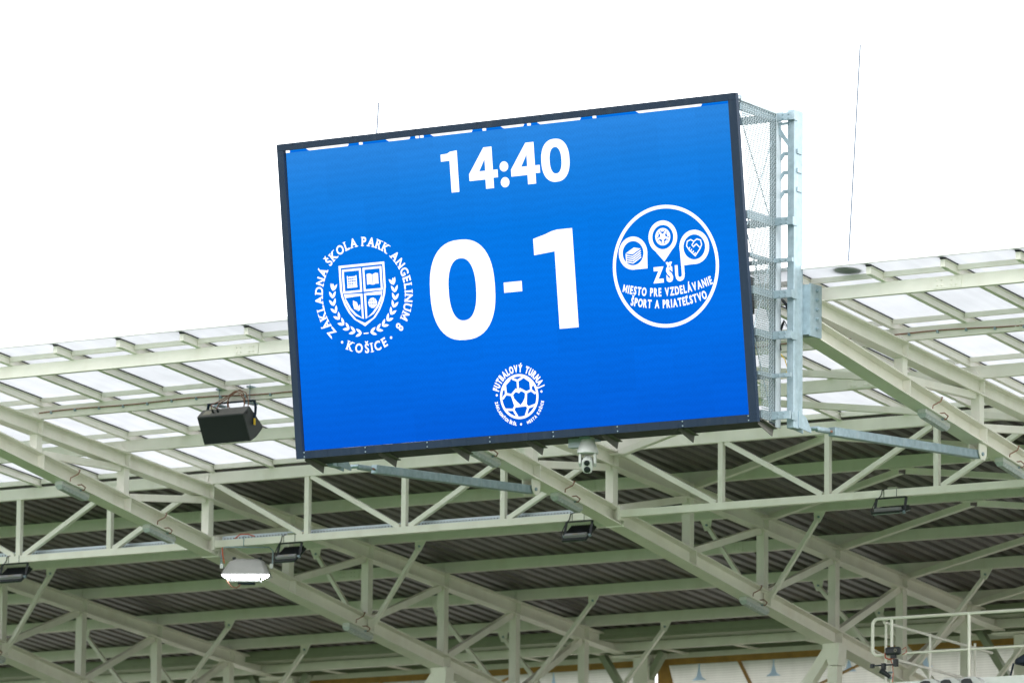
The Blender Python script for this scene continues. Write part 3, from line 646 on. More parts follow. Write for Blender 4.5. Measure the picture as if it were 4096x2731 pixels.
for k in range(5):
    a_ = -math.pi/2+k*2*math.pi/5+math.pi/5; stroke(b, [(4.823+0.03*math.cos(a_), 1.364+0.03*math.sin(a_)), (4.823+0.085*math.cos(a_), 1.364+0.085*math.sin(a_))], 0.022)
    a_ += math.pi/5; stroke(b, [(4.823+0.07*math.cos(a_-0.3), 1.364+0.07*math.sin(a_-0.3)), (4.823+0.07*math.cos(a_+0.3), 1.364+0.07*math.sin(a_+0.3))], 0.020)
hrt = [(5.207, 1.448), (5.245, 1.425), (5.29, 1.44), (5.30, 1.49), (5.275, 1.535), (5.212, 1.605), (5.145, 1.54), (5.112, 1.49), (5.124, 1.44), (5.168, 1.425)]
stroke(b, hrt, 0.011, True); stroke(b, [(5.207, 1.45), (5.178, 1.485), (5.195, 1.505), (5.235, 1.478), (5.285, 1.528)], 0.010)
for k in range(4): stroke(b, [(5.133+k*0.022, 1.53+k*0.02), (5.153+k*0.022, 1.507+k*0.021)], 0.012)
b.build('round_badge', 'led_w', scr)
b = MB()
def text_line(txt, u, v, cap, bold, sx, gap=0.1, rot=0.0):
    sz = cap/0.682; pos = 0
    for ch in txt:
        if ch == ' ': pos += 0.3*sz; continue
        g, fs, w_ = glyph(ch, bold); b.add([S(*rot2((pos+gx*sx*sz, -gy*sz), rot, (u, v)), DM) for gx, gy in g], fs); pos += (w_*sx+gap)*sz
text_line('ZŠU', 4.668, 1.848, 0.150, 0.055, 0.76, 0.13)
def smile(txt, u0, u1, vmid, sag, cap):
    # letters along a shallow smile between u0 and u1
    cxx = (u0+u1)/2; half = (u1-u0)/2; rad = (half*half+sag*sag)/(2*sag)
    text_arc(b, txt, cxx, vmid-rad-cap*0.0, rad-cap, math.pi, cap, 0.034, 0.17, 0.60, inward=True, span=2*math.asin(half/rad))
smile('MIESTO PRE VZDELÁVANIE', 4.275, 5.405, 2.005, 0.085, 0.083)
smile('ŠPORT A PRIATEĽSTVO', 4.365, 5.325, 2.135, 0.065, 0.083)
b.build('badge_lettering', 'led_w', scr)
# tournament ball logo
b = MB(); cx, cy, rb = 2.870, 2.958, 0.247
ring(b, cx, cy, rb-0.026, rb, n_=64)
def bp(px, py): return (2.870+(px-798)/340*0.247, 2.958+(py-832)/412*0.247)
for a_, c_ in (((785, 540), (785, 690)), ((785, 540), (690, 490)), ((785, 540), (890, 480)), ((560, 595), (650, 505)), ((560, 595), (565, 765)), ((565, 765), (660, 790)), ((565, 765), (500, 850)),
               ((560, 600), (520, 690)), ((1010, 570), (905, 480)), ((1010, 570), (1015, 735)), ((1015, 735), (930, 765)), ((1015, 735), (1090, 800)), ((1010, 580), (1050, 660)),
               ((665, 790), (760, 690)), ((810, 690), (925, 765)), ((665, 790), (715, 990)), ((925, 770), (905, 980)), ((710, 1005), (905, 1000)), ((715, 1000), (680, 1060)), ((905, 990), (945, 1045)),
               ((680, 1065), (540, 1050)), ((680, 1065), (745, 1200)), ((945, 1045), (1080, 1005)), ((945, 1045), (890, 1195))):
    stroke(b, [bp(*a_), bp(*c_)], 0.024)
hh = [(795, 770), (830, 738), (880, 742), (905, 790), (893, 865), (860, 930), (812, 990), (755, 925), (705, 860), (690, 800), (710, 750), (755, 745)]
fill(b, [[bp(*q) for q in ((665, 785), (785, 670), (930, 765), (910, 1010), (705, 1012))], [bp(*q) for q in hh]])
text_arc(b, 'FUTBALOVÝ TURNAJ', cx, cy, 0.272, 0.0, 0.072, 0.05, 0.12, 0.6, span=R(148))
text_arc(b, 'ZÁKLADNÝCH ŠKÔL', cx, cy, 0.288, R(180+47), 0.032, 0.05, 0.14, 0.75, inward=True, span=R(72))
text_arc(b, 'MESTA KOŠICE', cx, cy, 0.288, R(180-46), 0.032, 0.05, 0.14, 0.75, inward=True, span=R(62))
for q in ((2.581, 2.922), (3.159, 2.923), (2.870, 3.263)): dot(b, q[0], q[1], 0.013)
b.build('tournament_logo', 'led_w', scr)

# cage: rear ribs, rails, mesh sides
YB = lambda z: -6.045-0.026*(3.35-z)
ribs = [-0.05+0.965*i for i in range(7)]+[5.80]
for i, xu in enumerate([-0.055, 0.93, 1.90, 2.87, 3.84, 4.81, 5.80]):
    rb_ = MB(); rb_.box(xu-0.028, xu+0.028, YB(1.6)-0.05, YB(1.6)+0.03, -0.10, 3.32).build('back_post', 'galv', SB)
    p0, p1 = S(xu+0.02, -0.06, 0.10), Vector((xu, YB(3.3), 3.30))
    MB().bar(p0, p1, 0.05, 0.05).build('top_arm', 'galv', SB)
    p0, p1 = S(xu+0.02, 3.41, 0.06), Vector((xu, YB(-0.1)-0.02, -0.155))
    br = MB(); br.bar(p0+Vector((0, 0, -0.02)), p1+Vector((0, 0.05, -0.03)), 0.008, 0.085); br.bar(p0+Vector((0.03, 0, -0.01)), p1+Vector((0.03, 0.05, 0.01)), 0.06, 0.008)
    br.build('bottom_bracket', 'cabtop', SB)
    for za, zb_ in ((3.2, 2.0), (2.0, 3.2), (1.9, 0.9), (0.9, 1.9), (0.8, 0.0)):
        ya = -7.0+(3.3-za)*0.143+0.14
        MB().tube([(xu, ya, za), (xu, YB(zb_), zb_)], 0.007, 6).build('tie_rod', 'galv', SB)
CZ = [3.277, 2.554, 2.115, 1.683, 0.860, 0.417, -0.02]; HV = [0.085, 0.035, 0.085, 0.045, 0.085, 0.04, 0.085]
HV[1] = 0.03
for zc, hv in ((3.277, 0.085), (2.115, 0.085), (1.683, 0.045), (1.31, 0.085), (0.860, 0.085), (0.417, 0.045), (-0.02, 0.085)):
    rl = MB().box(-0.12, 6.075, YB(zc)-0.085, YB(zc)-0.055, zc-hv/2, zc+hv/2).build('rear_rail', 'galv', SB)
    for bx in (5.93, 6.0):
        for dz in ((-0.022, 0.022) if hv > 0.06 else (0,)): bolt(rl, (bx, YB(zc)-0.085, zc+dz), (0, -1, 0), 0.010, 0.009, 'galv')
    for xs in (-0.06, 5.81):
        yf = -7.0+(3.3-zc)*0.143+0.12
        MB().box(xs-0.02, xs+0.02, yf, YB(zc)-0.05, zc-hv/2, zc+hv/2).build('side_rail', 'galv', SB)
MB().add([(-0.08, -6.50, -0.095), (5.84, -6.44, -0.095), (5.84, -6.07, -0.114), (-0.08, -6.07, -0.114), (-0.08, -6.50, -0.088), (5.84, -6.44, -0.088), (5.84, -6.07, -0.107), (-0.08, -6.07, -0.107)], [(0, 3, 2, 1), (4, 5, 6, 7), (0, 1, 5, 4), (1, 2, 6, 5), (2, 3, 7, 6), (3, 0, 4, 7)]).build('bottom_sheet', 'dark', SB)
def mesh_panel(poly_fn, x_, z0, z1, name):
    b = MB(); z = z0; pitch = 0.0235
    while z < z1:
        ya, yb_ = poly_fn(z)
        b.add([(x_, ya, z), (x_, yb_, z), (x_+0.009, yb_, z+0.0095), (x_+0.009, ya, z+0.0095)], [(0, 1, 2, 3)]); z += pitch
    y = -7.0
    while y < -6.0:
        # slanted strands, staggered from row to row
        for k in range(0, int((z1-z0)/0.047)):
            zz = z0+k*0.047; ya, yb_ = poly_fn(zz)
            if ya < y and y+0.05 < yb_: b.add([(x_+0.004, y, zz), (x_+0.004, y+0.011, zz), (x_+0.004, y+0.036, zz+0.047), (x_+0.004, y+0.025, zz+0.047)], [(0, 1, 2, 3)])
        y += 0.05
    return b.build(name, 'galv_mesh', SB, kind='stuff')
def pf(z): return (-7.0+(3.33-z)*0.141+0.10, YB(z)+0.04)
mesh_panel(pf, 5.845, -0.13+0.05, 3.34, 'side_mesh'); mesh_panel(pf, -0.09, -0.08, 3.34, 'side_mesh')
b = MB(); y = -6.93
while y < -6.0:
    b.add([(-0.09, y, 3.355), (5.85, y, 3.355), (5.85, y+0.010, 3.364), (-0.09, y+0.010, 3.364)], [(0, 1, 2, 3)]); y += 0.024
b.build('top_mesh', 'galv_mesh', SB, kind='stuff')
for xs in (-0.085, 5.852):
    MB().box(xs-0.004, xs+0.004, YB(1.6)-0.05, YB(1.6)+0.06, -0.13, 3.345).build('mesh_border', 'galv_mesh', SB)
    MB().bar((xs, -6.90, 3.350), (xs, -5.99, 3.335), 0.006, 0.05).build('mesh_border', 'galv_mesh', SB)
MB().lathe([(0, -0.04), (0.16, -0.04), (0.16, 0.04), (0, 0.04)], (5.55, -6.52, 1.66), X3, 20).build('vent_fan', 'cab', SB)
MB().box(5.2, 5.6, -6.46, -6.16, 1.12, 1.52).build('power_box', 'cab', SB)

# masts
for mx_, nm in ((6.0, 'tall galvanised mast post beside the mesh side of the scoreboard'), (0.0, 'galvanised mast post hidden behind the far end of the scoreboard')):
    MP = thing('mast_post', (mx_, -5.97, -0.15), nm, 'post', 'scoreboard masts')
    pt = MB().box(mx_-0.045, mx_+0.045, -6.075, -5.88, -0.145, 3.36).build('tube', 'galv', MP, bevel=0.008)
    for zc in (3.277, 2.115, 1.31, 0.86, -0.02):
        MB().box(mx_+0.046, mx_+0.054, -6.13, -6.02, zc-0.043, zc+0.043).build('clamp', 'galv', MP)
    tb = MB(); tb.prism([(0, 0), (0.17, 0.0), (0.17, -0.03), (0.055, -0.03), (0.17, -0.20), (0.17, -0.27), (0.0, -0.05)], (mx_-0.2, -6.09, 3.22), X3, Z3, Y3*0.012); tb.build('top_gusset', 'galv', MP)
    for zc in (2.90, 2.69, 2.48):
        MB().prism([(0, 0.025), (0.09, 0.025), (0.115, 0), (0.10, -0.025), (0, -0.025)], (mx_+0.047, -6.03, zc), Y3, Z3, X3*0.012).build('lug', 'galv', MP)
        MB().prism([(0, 0.02), (-0.07, 0.02), (-0.16, -0.10), (-0.12, -0.11), (-0.05, -0.02), (0, -0.02)], (mx_-0.046, -6.05, zc-0.02), X3, Z3, Y3*0.012).build('hook', 'galv', MP)
    pl = MB().box(mx_+0.115, mx_+0.130, -5.87, -5.62, 0.885, 1.462).build('mount_plate', 'galv', MP)
    MB().box(mx_-0.10, mx_+0.116, -5.879, -5.76, 0.90, 1.45).build('mount_block', 'galv', MP)
    for i in range(5): bolt(pl, (mx_+0.130, -5.735, 1.40-i*0.105), (1, 0, 0), 0.020, 0.02, 'galv')
    for s_ in (-1, 1):
        MB().prism([(0, 0.03), (0.16, -0.02), (0.27, -0.14), (0.27, -0.175), (0, -0.15)], (mx_+s_*0.05-0.005, -5.98, 0.02), Y3, Z3, X3*0.01).build('foot_plate', 'galv', MP)
    # strut
    ST = thing('support_strut', (mx_, -1.75, 0.12), 'galvanised square strut with turnbuckle %s' % ('running back from the bare mast foot' if mx_ > 3 else 'below the crest end of the screen'), 'strut', 'scoreboard struts')
    a, c = Vector((mx_, -5.16, -0.062)), Vector((mx_, -1.80, 0.118)); d = (c-a).normalized()
    MB().bar(a, c, 0.095, 0.098).build('tube', 'galv', ST, bevel=0.008)
    tb0 = a-d*0.42
    MB().tube([a-d*0.40, a+d*0.005], 0.013, 8).build('threaded_rod', 'brown', ST)
    MB().tube([a-d*0.34, a-d*0.325, a-d*0.09, a-d*0.075], [0.024, 0.032, 0.032, 0.024], 12).build('turnbuckle', 'galv', ST)
    MB().tube([tb0+Vector((-0.07, 0, 0)), tb0+Vector((0.07, 0, 0))], 0.024, 10).build('clevis_pin', 'galv', ST)
    MB().tube([c+Vector((-0.09, -0.02, 0)), c+Vector((0.09, -0.02, 0))], 0.022, 10).build('end_pin', 'galv', ST)
    zl_ = ALB+TL*-1.78
    MB().prism([(-0.09, 0.0), (0.09, 0.0), (0.085, -0.12), (0.04, -0.18), (-0.04, -0.18), (-0.085, -0.12)], (mx_+0.06, -1.80, zl_+0.002), Y3, Z3, X3*0.014).build('gusset_plate', 'steel', ST)
    MB().prism([(-0.09, 0.0), (0.09, 0.0), (0.085, -0.12), (0.04, -0.18), (-0.04, -0.18), (-0.085, -0.12)], (mx_-0.074, -1.80, zl_+0.002), Y3, Z3, X3*0.014).build('gusset_plate', 'steel', ST)

CBN = thing('cable_bundle', (5.93, -6.0, 1.0), 'black power cables looping between the mesh cage and the mast', 'cable')
for k in range(3):
    o_ = k*0.018
    MB().tube([(5.84, -6.03+o_, 1.30), (5.90, -6.0+o_, 1.22), (5.945, -5.99, 1.10-o_), (5.93, -6.0, 0.96), (5.87, -6.02+o_, 1.02+o_), (5.83, -6.05, 0.9-2*o_), (5.86, -6.04, 0.72)], 0.011, 6).build('cable', 'black', CBN)
MB().tube([(5.84, -6.03, 0.70), (5.90, -6.02, 0.62), (5.93, -6.0, 0.50), (5.86, -6.03, 0.42)], 0.005, 6).build('earth_wire', 'yellow', CBN)
# lightning rods
for bx, lab in ((6.48, 'thin lightning rod on a round concrete base beside the mast'), (0.18, 'thin lightning rod rising behind the scoreboard, far end')):
    LR = thing('lightning_rod', (bx, -5.66, pz(-5.66)+0.02), lab, 'lightning rod', 'lightning rods')
    MB().tube([(bx, -5.66, pz(-5.66)+0.02), (bx+0.06, -5.67, 2.5), (bx+0.172, -5.70, 4.075)], [0.011, 0.010, 0.010], 6).build('rod', 'rodgrey', LR)
    MB().lathe([(0, 0.017), (0.155, 0.017), (0.165, 0.05), (0.14, 0.075), (0, 0.09)], (bx, -5.66, pz(-5.66)), Z3, 24).build('base', 'grey', LR)

# ------------------------------------------------------------------ equipment
# PTZ camera
C0 = Vector((3.56, -6.28, 0)); PT = thing('ptz_camera', (3.56, -6.28, -0.14), 'white dome PTZ surveillance camera hanging under the scoreboard', 'camera')
MB().lathe([(0, -0.10), (0.075, -0.10), (0.078, -0.15), (0.095, -0.19), (0.112, -0.235), (0.118, -0.262), (0.118, -0.278), (0.10, -0.285), (0, -0.285)], C0, Z3, 28).build('housing', 'ptz', PT)
pd = Vector((0.42, -0.86, 0)).normalized(); ps_ = Vector((-pd.y, pd.x, 0))
yk = MB()
for s_ in (-1, 1): yk.prism([(-0.05, 0), (0.05, 0), (0.045, -0.11), (0.0, -0.145), (-0.045, -0.11)], C0+ps_*s_*0.082-ps_*0.012+Vector((0, 0, -0.28)), pd, Z3, ps_*0.024)
yk.build('yoke', 'ptz', PT)
cv = Vector((C0.x, C0.y, -0.395)); ca = (pd*0.85+Vector((0, 0, -0.5))).normalized(); cu_ = ps_.cross(ca)
b = MB(); prof = []
for k in range(16):
    t_ = 2*math.pi*k/16; prof.append((math.copysign(abs(math.cos(t_))**0.8, math.cos(t_))*0.062, math.copysign(abs(math.sin(t_))**0.7, math.sin(t_))*0.088))
b.prism(prof, cv-ca*0.055, ps_, cu_, ca*0.12); hd = b.build('camera_head', 'ptz', PT, bevel=0.012)
for dz, rr_ in ((0.036, 0.036), (-0.042, 0.032)):
    MB().lathe([(0, 0), (rr_, 0), (rr_, 0.008), (rr_*0.8, 0.012), (0, 0.016)], cv+ca*0.064+cu_*dz, ca, 18).build('lens', 'lens', PT)
MB().box(3.50, 3.62, -6.36, -6.10, -0.125, -0.098).build('mount', 'galv', PT)
MB().box(3.32, 3.48, -6.30, -6.2, -0.20, -0.10).build('junction_box', 'galv_mesh', PT)

# loudspeaker under the second purlin
LS = thing('loudspeaker', (-3.05, -3.75, 0.62), 'black wedge loudspeaker with yellow label hung under the cabled purlin', 'loudspeaker')
xs0, xs1 = -3.375, -2.70
side = [(-3.929, 0.948), (-3.802, 1.053), (-3.731, 1.004), (-3.517, 0.850), (-3.532, 0.818), (-3.585, 0.765), (-3.66, 0.70), (-3.767, 0.639)]
b = MB(); b.prism(side, (xs0, 0, 0), Y3, Z3, X3*(xs1-xs0)); b.build('cabinet', 'cab', LS, bevel=0.006)
def on_face(p0, p1, x0, x1, t0, t1, out_, th_):
    p0, p1 = Vector((0, *p0)), Vector((0, *p1)); d = p1-p0; n = Vector((0, -d.z, d.y)).normalized()
    if n.dot(Vector((0, -1, 0))) < 0: n = -n
    a_, c_ = p0+d*t0, p0+d*t1; o_ = n*out_
    return MB().add([Vector((x_, q.y, q.z))+o_+n*k for k in (0, th_) for x_, q in ((x0, a_), (x1, a_), (x1, c_), (x0, c_))], [(0, 3, 2, 1), (4, 5, 6, 7), (0, 1, 5, 4), (1, 2, 6, 5), (2, 3, 7, 6), (3, 0, 4, 7)])
on_face(side[0], side[-1], xs0+0.012, xs1-0.012, 0.03, 0.985, 0.001, 0.008).build('grille', 'grille', LS)
on_face(side[0], side[1], xs0+0.004, xs1-0.004, 0.04, 0.96, 0.001, 0.003).build('connector_panel', 'cabtop', LS)
on_face(side[0], side[1], xs0+0.06, xs0+0.17, 0.25, 0.75, 0.005, 0.002).build('rating_plate', 'beige', LS)
for xx in (-3.17, -3.10): MB().tube([(xx, -3.88, 1.0), (xx, -3.91, 1.03)], 0.013, 8).build('plug', 'black', LS)
for xx in (xs0-0.012, xs1+0.012):
    b = MB(); b.tube([(xx, -3.735, 0.85), (xx, -3.70, 0.99), (xx, -3.695, 1.06), (xx+(0.02 if xx < -3 else -0.02), -3.70, 1.135)], 0.016, 6); b.build('yoke_arm', 'frame', LS)
MB().box(xs0, xs1, -3.73, -3.67, 1.13, 1.142).build('yoke_bar', 'frame', LS)
MB().box(xs1+0.024, xs1+0.030, -3.75, -3.715, 0.835, 0.915).build('label_plate', 'yellow', LS)
MB().lathe([(0.022, 0), (0.022, 0.006), (0.012, 0.006), (0.012, 0)], (xs1+0.002, -3.86, 0.975), X3, 12).build('fly_point', 'black', LS)
for xx in (-3.245, -2.80):
    MB().box(xx-0.035, xx+0.035, -3.72, -3.54, 1.105, 1.128).build('clamp', 'galv', LS); MB().box(xx-0.03, xx+0.03, -3.69, -3.58, zr(PY[2])+PH+0.001, zr(PY[2])+PH+0.02).build('clamp', 'galv', LS)
    MB().tube([(xx, -3.66, 1.11), (xx, -3.66, zr(PY[2])+PH+0.04)], 0.005, 6).build('threaded_rod', 'galv', LS)

# brown speaker cable along the second purlin, and its slack coil
CB = thing('speaker_cable', (-3.0, -3.65, 1.2), 'brown cable clipped along the second purlin with slack loops above the loudspeaker', 'cable')
zc = zr(PY[2]); pts = []
x = -5.93
while x < 10.9:
    zz = zc+0.070+0.010*math.sin(x*3.1)+0.012*math.sin(x*1.3+1)
    pts.append((x, PY[2]-0.012-(0.0), zz)); x += 0.12
MB().tube(pts, 0.0075, 6).build('main_run', 'brown', CB)
x = -5.75
while x < 10.8:
    zz = zc+0.070+0.010*math.sin(x*3.1)+0.012*math.sin(x*1.3+1); MB().box(x-0.012, x+0.012, PY[2]-0.022, PY[2]-0.001, zz-0.028, zz+0.004).build('clip', 'galv', CB); x += 0.36
cl = []
for i in range(46):
    t_ = i/45*4.2*math.pi+0.6; cl.append((-2.96+0.125*math.cos(t_)+0.006*i/10, PY[2]-0.06-0.0015*i, 1.150+0.125*math.sin(t_)-0.0012*i))
MB().tube(cl, 0.0065, 6).build('coil', 'brown', CB)
MB().tube([(-3.17, -3.92, 1.03), (-3.19, -3.90, 1.09), (-3.10, -3.82, 1.15), (-3.02, -3.72, 1.24), (-2.92, -3.70, 1.28), (-2.83, -3.70, 1.24), (-2.76, -3.74, 1.12), (-2.745, -3.78, 1.02)], 0.0065, 6).build('lead', 'brown', CB)
MB().tube([(-3.10, -3.92, 1.03), (-3.09, -3.88, 1.10), (-3.03, -3.78, 1.18), (-2.98, -3.70, 1.25)], 0.0065, 6).build('lead', 'brown', CB)

# batten light fittings under the lower chords
def batten(fx, y, n_, cable=True):
    zb_ = ALB+TL*y; dl = Vector((0, 1, TL)).normalized()
    o = thing('batten_light', (fx, y, zb_), 'grey batten light fitting, %s along the %s' % (ORD[n_], TN[fx]), 'light fitting', 'batten lights under the trusses')
    c = Vector((fx+0.02, y, zb_-0.028)); n = Vector((0, -TL, 1)).normalized()
    MB().obox(c, X3*0.055, dl*0.29, n*0.026).build('body', 'ptz', o, bevel=0.006)
    b = MB(); hw, hl = 0.058, 0.285
    q = []
    for k, (a_, e_) in enumerate(((1, 0), (0.62, -0.042))):
        for i, j in ((-1, -1), (1, -1), (1, 1), (-1, 1)): q.append(c+X3*hw*a_*i+dl*(hl-(0.03 if k else 0))*j+n*(-0.026+e_))
    b.add(q, [(0, 3, 2, 1), (4, 5, 6, 7), (0, 1, 5, 4), (1, 2, 6, 5), (2, 3, 7, 6), (3, 0, 4, 7)]); b.build('diffuser', 'diff', o)
    if cable:
        x_ = fx+WL/2; zt = zl(y)
        MB().tube([(x_-0.02, y+0.0, zt+0.0), (x_+0.012, y+0.01, zt+0.004), (x_+0.010, y-0.03, zt-0.05), (x_-0.05, y-0.10, zt-0.10), (x_-0.06, y-0.10, zt-0.17)], 0.0075, 6).build('cable', 'brown', o)
        MB().tube([(x_-0.04, y-0.02, zb_+0.02), (x_+0.03, y+0.02, zb_+0.03), (x_+0.045, y+0.08, zb_-0.0), (x_+0.01, y+0.10, zb_-0.03), (fx+0.07, y+0.08, zb_-0.03)], 0.0075, 6).build('cable', 'brown', o)
        MB().tube([(fx+0.074, y+0.08, zb_-0.03), (fx+0.10, y+0.085, zb_-0.03)], 0.012, 8).build('gland', 'galv', o)
for fx in (-6, 0, 6):
    batten(fx, -2.87, 1); batten(fx, -1.03, 2); batten(fx, 3.45, 3)
batten(-12, 3.42, 3)

# small LED floodlights clamped under the edge trusses
def led_flood(x0, wd, n_, tilt=52):
    o = thing('led_floodlight', (x0, 0.05, -0.002), n_, 'floodlight', 'small LED floodlights')
    xa, xb = x0-wd/2, x0+wd/2
    b = MB(); b.box(xa, xb, 0.02, 0.055, -0.016, -0.004); b.build('bracket', 'black', o)
    c = Vector((x0, 0.03, -0.165)); tl = R(tilt); ay = Vector((0, math.sin(tl), math.cos(tl))); n = Vector((0, -math.cos(tl), math.sin(tl)))
    for xx in (xa, xb): MB().bar((xx, 0.037, -0.008), (xx, c.y-0.045, c.z-0.03), 0.006, 0.035, X3).build('bracket_arm', 'black', o)
    MB().obox(c, X3*(wd/2-0.012), ay*0.155, n*0.014).build('body', 'black', o, bevel=0.004)
    for i in range(13):
        xx = xa+0.03+(wd-0.06)*i/12; MB().obox(c+ay*0.055+n*0.030, X3*0.0035, ay*0.09, n*0.018).build('fin', 'black', o).location = (xx-x0, 0, 0)
    MB().obox(c-ay*0.080+n*0.030, X3*(wd/2-0.03), ay*0.028, n*0.017).build('driver_box', 'midgrey', o)
    MB().obox(c-n*0.019, X3*(wd/2-0.025), ay*0.14, n*0.004).build('glass', 'diff', o)
    MB().obox(c-ay*0.080+n*0.049, X3*0.035, ay*0.016, n*0.0015).build('rating_label', 'beige', o)
    for xx in (xa+0.004, xb-0.004): MB().tube([(xx-0.014, c.y-0.045, c.z-0.03), (xx+0.014, c.y-0.045, c.z-0.03)], 0.02, 10).build('knob', 'galv', o)
    for k in (-0.08, 0.09): MB().box(x0+k-0.003, x0+k+0.003, -0.004, -0.001, -0.004, 0.092).build('cable_tie', 'black', o)
    MB().box(x0-0.05, x0+0.07, 0.03, 0.075, 0.089, 0.118).build('junction_box', 'olive', o)
    MB().tube([(x0-0.05, 0.02, 0.10), (x0-0.10, -0.01, 0.08), (x0-0.11, -0.015, 0.02), (xa-0.0, -0.01, -0.06), (xa-0.03, -0.04, -0.16), (xa+0.02, c.y-0.09, c.z-0.08)], 0.006, 6).build('cable', 'black', o)
led_flood(-9.03, 0.41, 'small black finned LED floodlight under the edge truss, farthest from the scoreboard')
led_flood(-4.72, 0.34, 'small black finned LED floodlight next to the big lit floodlight')
led_flood(-0.46, 0.37, 'small black finned LED floodlight beside the truss emerging under the scoreboard')
led_flood(3.87, 0.40, 'small black LED floodlight under the edge truss in the mast bay', 76)

# big lit floodlight
FL = thing('lit_floodlight', (-5.38, 0.03, 0.0), 'large pale hooded floodlight, switched on, hanging from the edge truss', 'floodlight')
MB().tube([(-5.70, -0.02, -0.26), (-5.70, 0.03, -0.07), (-5.66, 0.035, -0.02), (-5.10, 0.035, -0.02), (-5.05, 0.03, -0.07), (-5.05, -0.02, -0.26)], 0.009, 8).build('yoke', 'galv', FL)
MB().tube([(-5.42, 0.03, 0.12), (-5.42, -0.012, 0.1), (-5.42, -0.012, -0.03)], 0.006, 6).build('hook_bolt', 'galv', FL)
def loft(b, secs):
    n_ = len(secs[0]); base = len(b.v)
    b.add([q for s_ in secs for q in s_], [(i*n_+k, i*n_+(k+1) % n_, (i+1)*n_+(k+1) % n_, (i+1)*n_+k) for i in range(len(secs)-1) for k in range(n_)]+[tuple(reversed(range(n_))), tuple(range((len(secs)-1)*n_, len(secs)*n_))])
def rrect(xa, xb, ya, yb_, z, c_=0.04, sl=0.0):
    return [Vector(q) for q in ((xa+c_, ya, z), (xb-c_, ya, z), (xb, ya+c_, z), (xb, yb_-c_, z+sl), (xb-c_, yb_, z+sl), (xa+c_, yb_, z+sl), (xa, yb_-c_, z+sl), (xa, ya+c_, z))]
b = MB(); loft(b, [rrect(-5.54, -5.22, 0.04, 0.22, -0.165), rrect(-5.60, -5.16, -0.02, 0.26, -0.20), rrect(-5.65, -5.115, -0.09, 0.28, -0.29), rrect(-5.685, -5.08, -0.14, 0.28, -0.375), rrect(-5.69, -5.075, -0.15, 0.28, -0.385)])
b.build('hood', 'hood', FL, bevel=0.008)
MB().add([(-5.57, -0.135, -0.392), (-5.195, -0.135, -0.392), (-5.215, -0.085, -0.452), (-5.55, -0.085, -0.452), (-5.57, -0.11, -0.389), (-5.195, -0.11, -0.389), (-5.215, -0.06, -0.452), (-5.55, -0.06, -0.452)], [(0, 1, 2, 3), (4, 7, 6, 5), (0, 4, 5, 1), (1, 5, 6, 2), (2, 6, 7, 3), (3, 7, 4, 0)]).build('lamp_window', 'lamp', FL)
for xa, xb in ((-5.68, -5.60), (-5.165, -5.085)):
    s_ = 1 if xa < -5.4 else -1; xo = xa if s_ > 0 else xb
    MB().add([(xo, -0.13, -0.389), (xo+s_*0.095, -0.13, -0.389), (xo+s_*0.09, -0.07, -0.445), (xo+s_*0.02, -0.09, -0.412), (xo, -0.05, -0.388), (xo+s_*0.095, -0.05, -0.388), (xo+s_*0.09, -0.02, -0.442), (xo+s_*0.02, -0.02, -0.41)], [(0, 1, 2, 3), (4, 7, 6, 5), (0, 4, 5, 1), (1, 5, 6, 2), (2, 6, 7, 3), (3, 7, 4, 0)]).build('side_window', 'lamp', FL)
MB().box(-5.58, -5.185, -0.11, 0.05, -0.475, -0.454).build('lower_rim', 'grey', FL); MB().box(-5.48, -5.27, -0.06, 0.05, -0.498, -0.476).build('ballast_box', 'navy', FL)
for xx in (-5.545, -5.215): MB().lathe([(0.02, -0.02), (0.024, 0.02)], (xx, 0.06, -0.165), Z3, 12).build('hinge', 'black', FL)
for xx in (-5.69, -5.06): MB().box(xx-0.02, xx+0.02, -0.06, 0.0, -0.30, -0.24).build('pivot', 'grey', FL)
MB().tube([(-5.69, -0.01, -0.03), (-5.685, -0.01, -0.12), (-5.66, -0.02, -0.23)], 0.009, 6).build('cable', 'red', FL)
MB().tube([(-5.62, -0.03, -0.42), (-5.61, -0.04, -0.47), (-5.56, -0.04, -0.53), (-5.50, -0.04, -0.545), (-5.46, -0.04, -0.52), (-5.45, -0.04, -0.48)], 0.011, 8).build('cable_loop', 'brown', FL)
MB().tube([(-5.55, 0.12, 0.10), (-5.48, 0.10, 0.15), (-5.38, 0.11, 0.155), (-5.30, 0.13, 0.13)], 0.008, 6).build('cable', 'red', FL)

FL.rotation_euler = (0, 0, R(28))

# ------------------------------------------------------------------ railed camera platform
yp = 2.0
PF = thing('camera_platform', (4.8, 3.6, -1.95), 'white-edged raised platform with tubular railing in the mast bay', 'platform')
MB().box(2.50, 8.5, yp+0.02, 5.1, -2.25, -1.945).build('deck_edge', 'edge', PF)
rr_ = 0.021
rl = MB(); pth = [(8.5, yp, -1.165)]
for a_ in range(0, 91, 15): pth.append((2.60-0.075*math.sin(R(a_)), yp, -1.165-0.075*(1-math.cos(R(a_)))))
for a_ in range(0, 91, 15): pth.append((2.60-0.075*math.cos(R(a_)), yp, -1.535-0.075*math.sin(R(a_))))
pth.append((2.98, yp, -1.61)); rl.tube(pth, rr_, 10); rl.build('front_rail', 'steel', PF)
MB().tube([(2.9, yp, -1.60), (8.5, yp, -1.60)], 0.015, 8).build('mid_rail', 'steel', PF)
for px in (2.79, 3.85, 5.6, 7.4): MB().tube([(px, yp, -1.17), (px, yp, -1.95)], 0.020, 10).build('rail_post', 'steel', PF)
MB().tube([(2.62, 2.12, -1.195), (2.62, 4.9, -1.285)], 0.018, 10).build('side_rail', 'steel', PF); MB().tube([(2.62, 2.3, -1.615), (2.62, 4.9, -1.70)], 0.018, 10).build('side_rail', 'steel', PF)
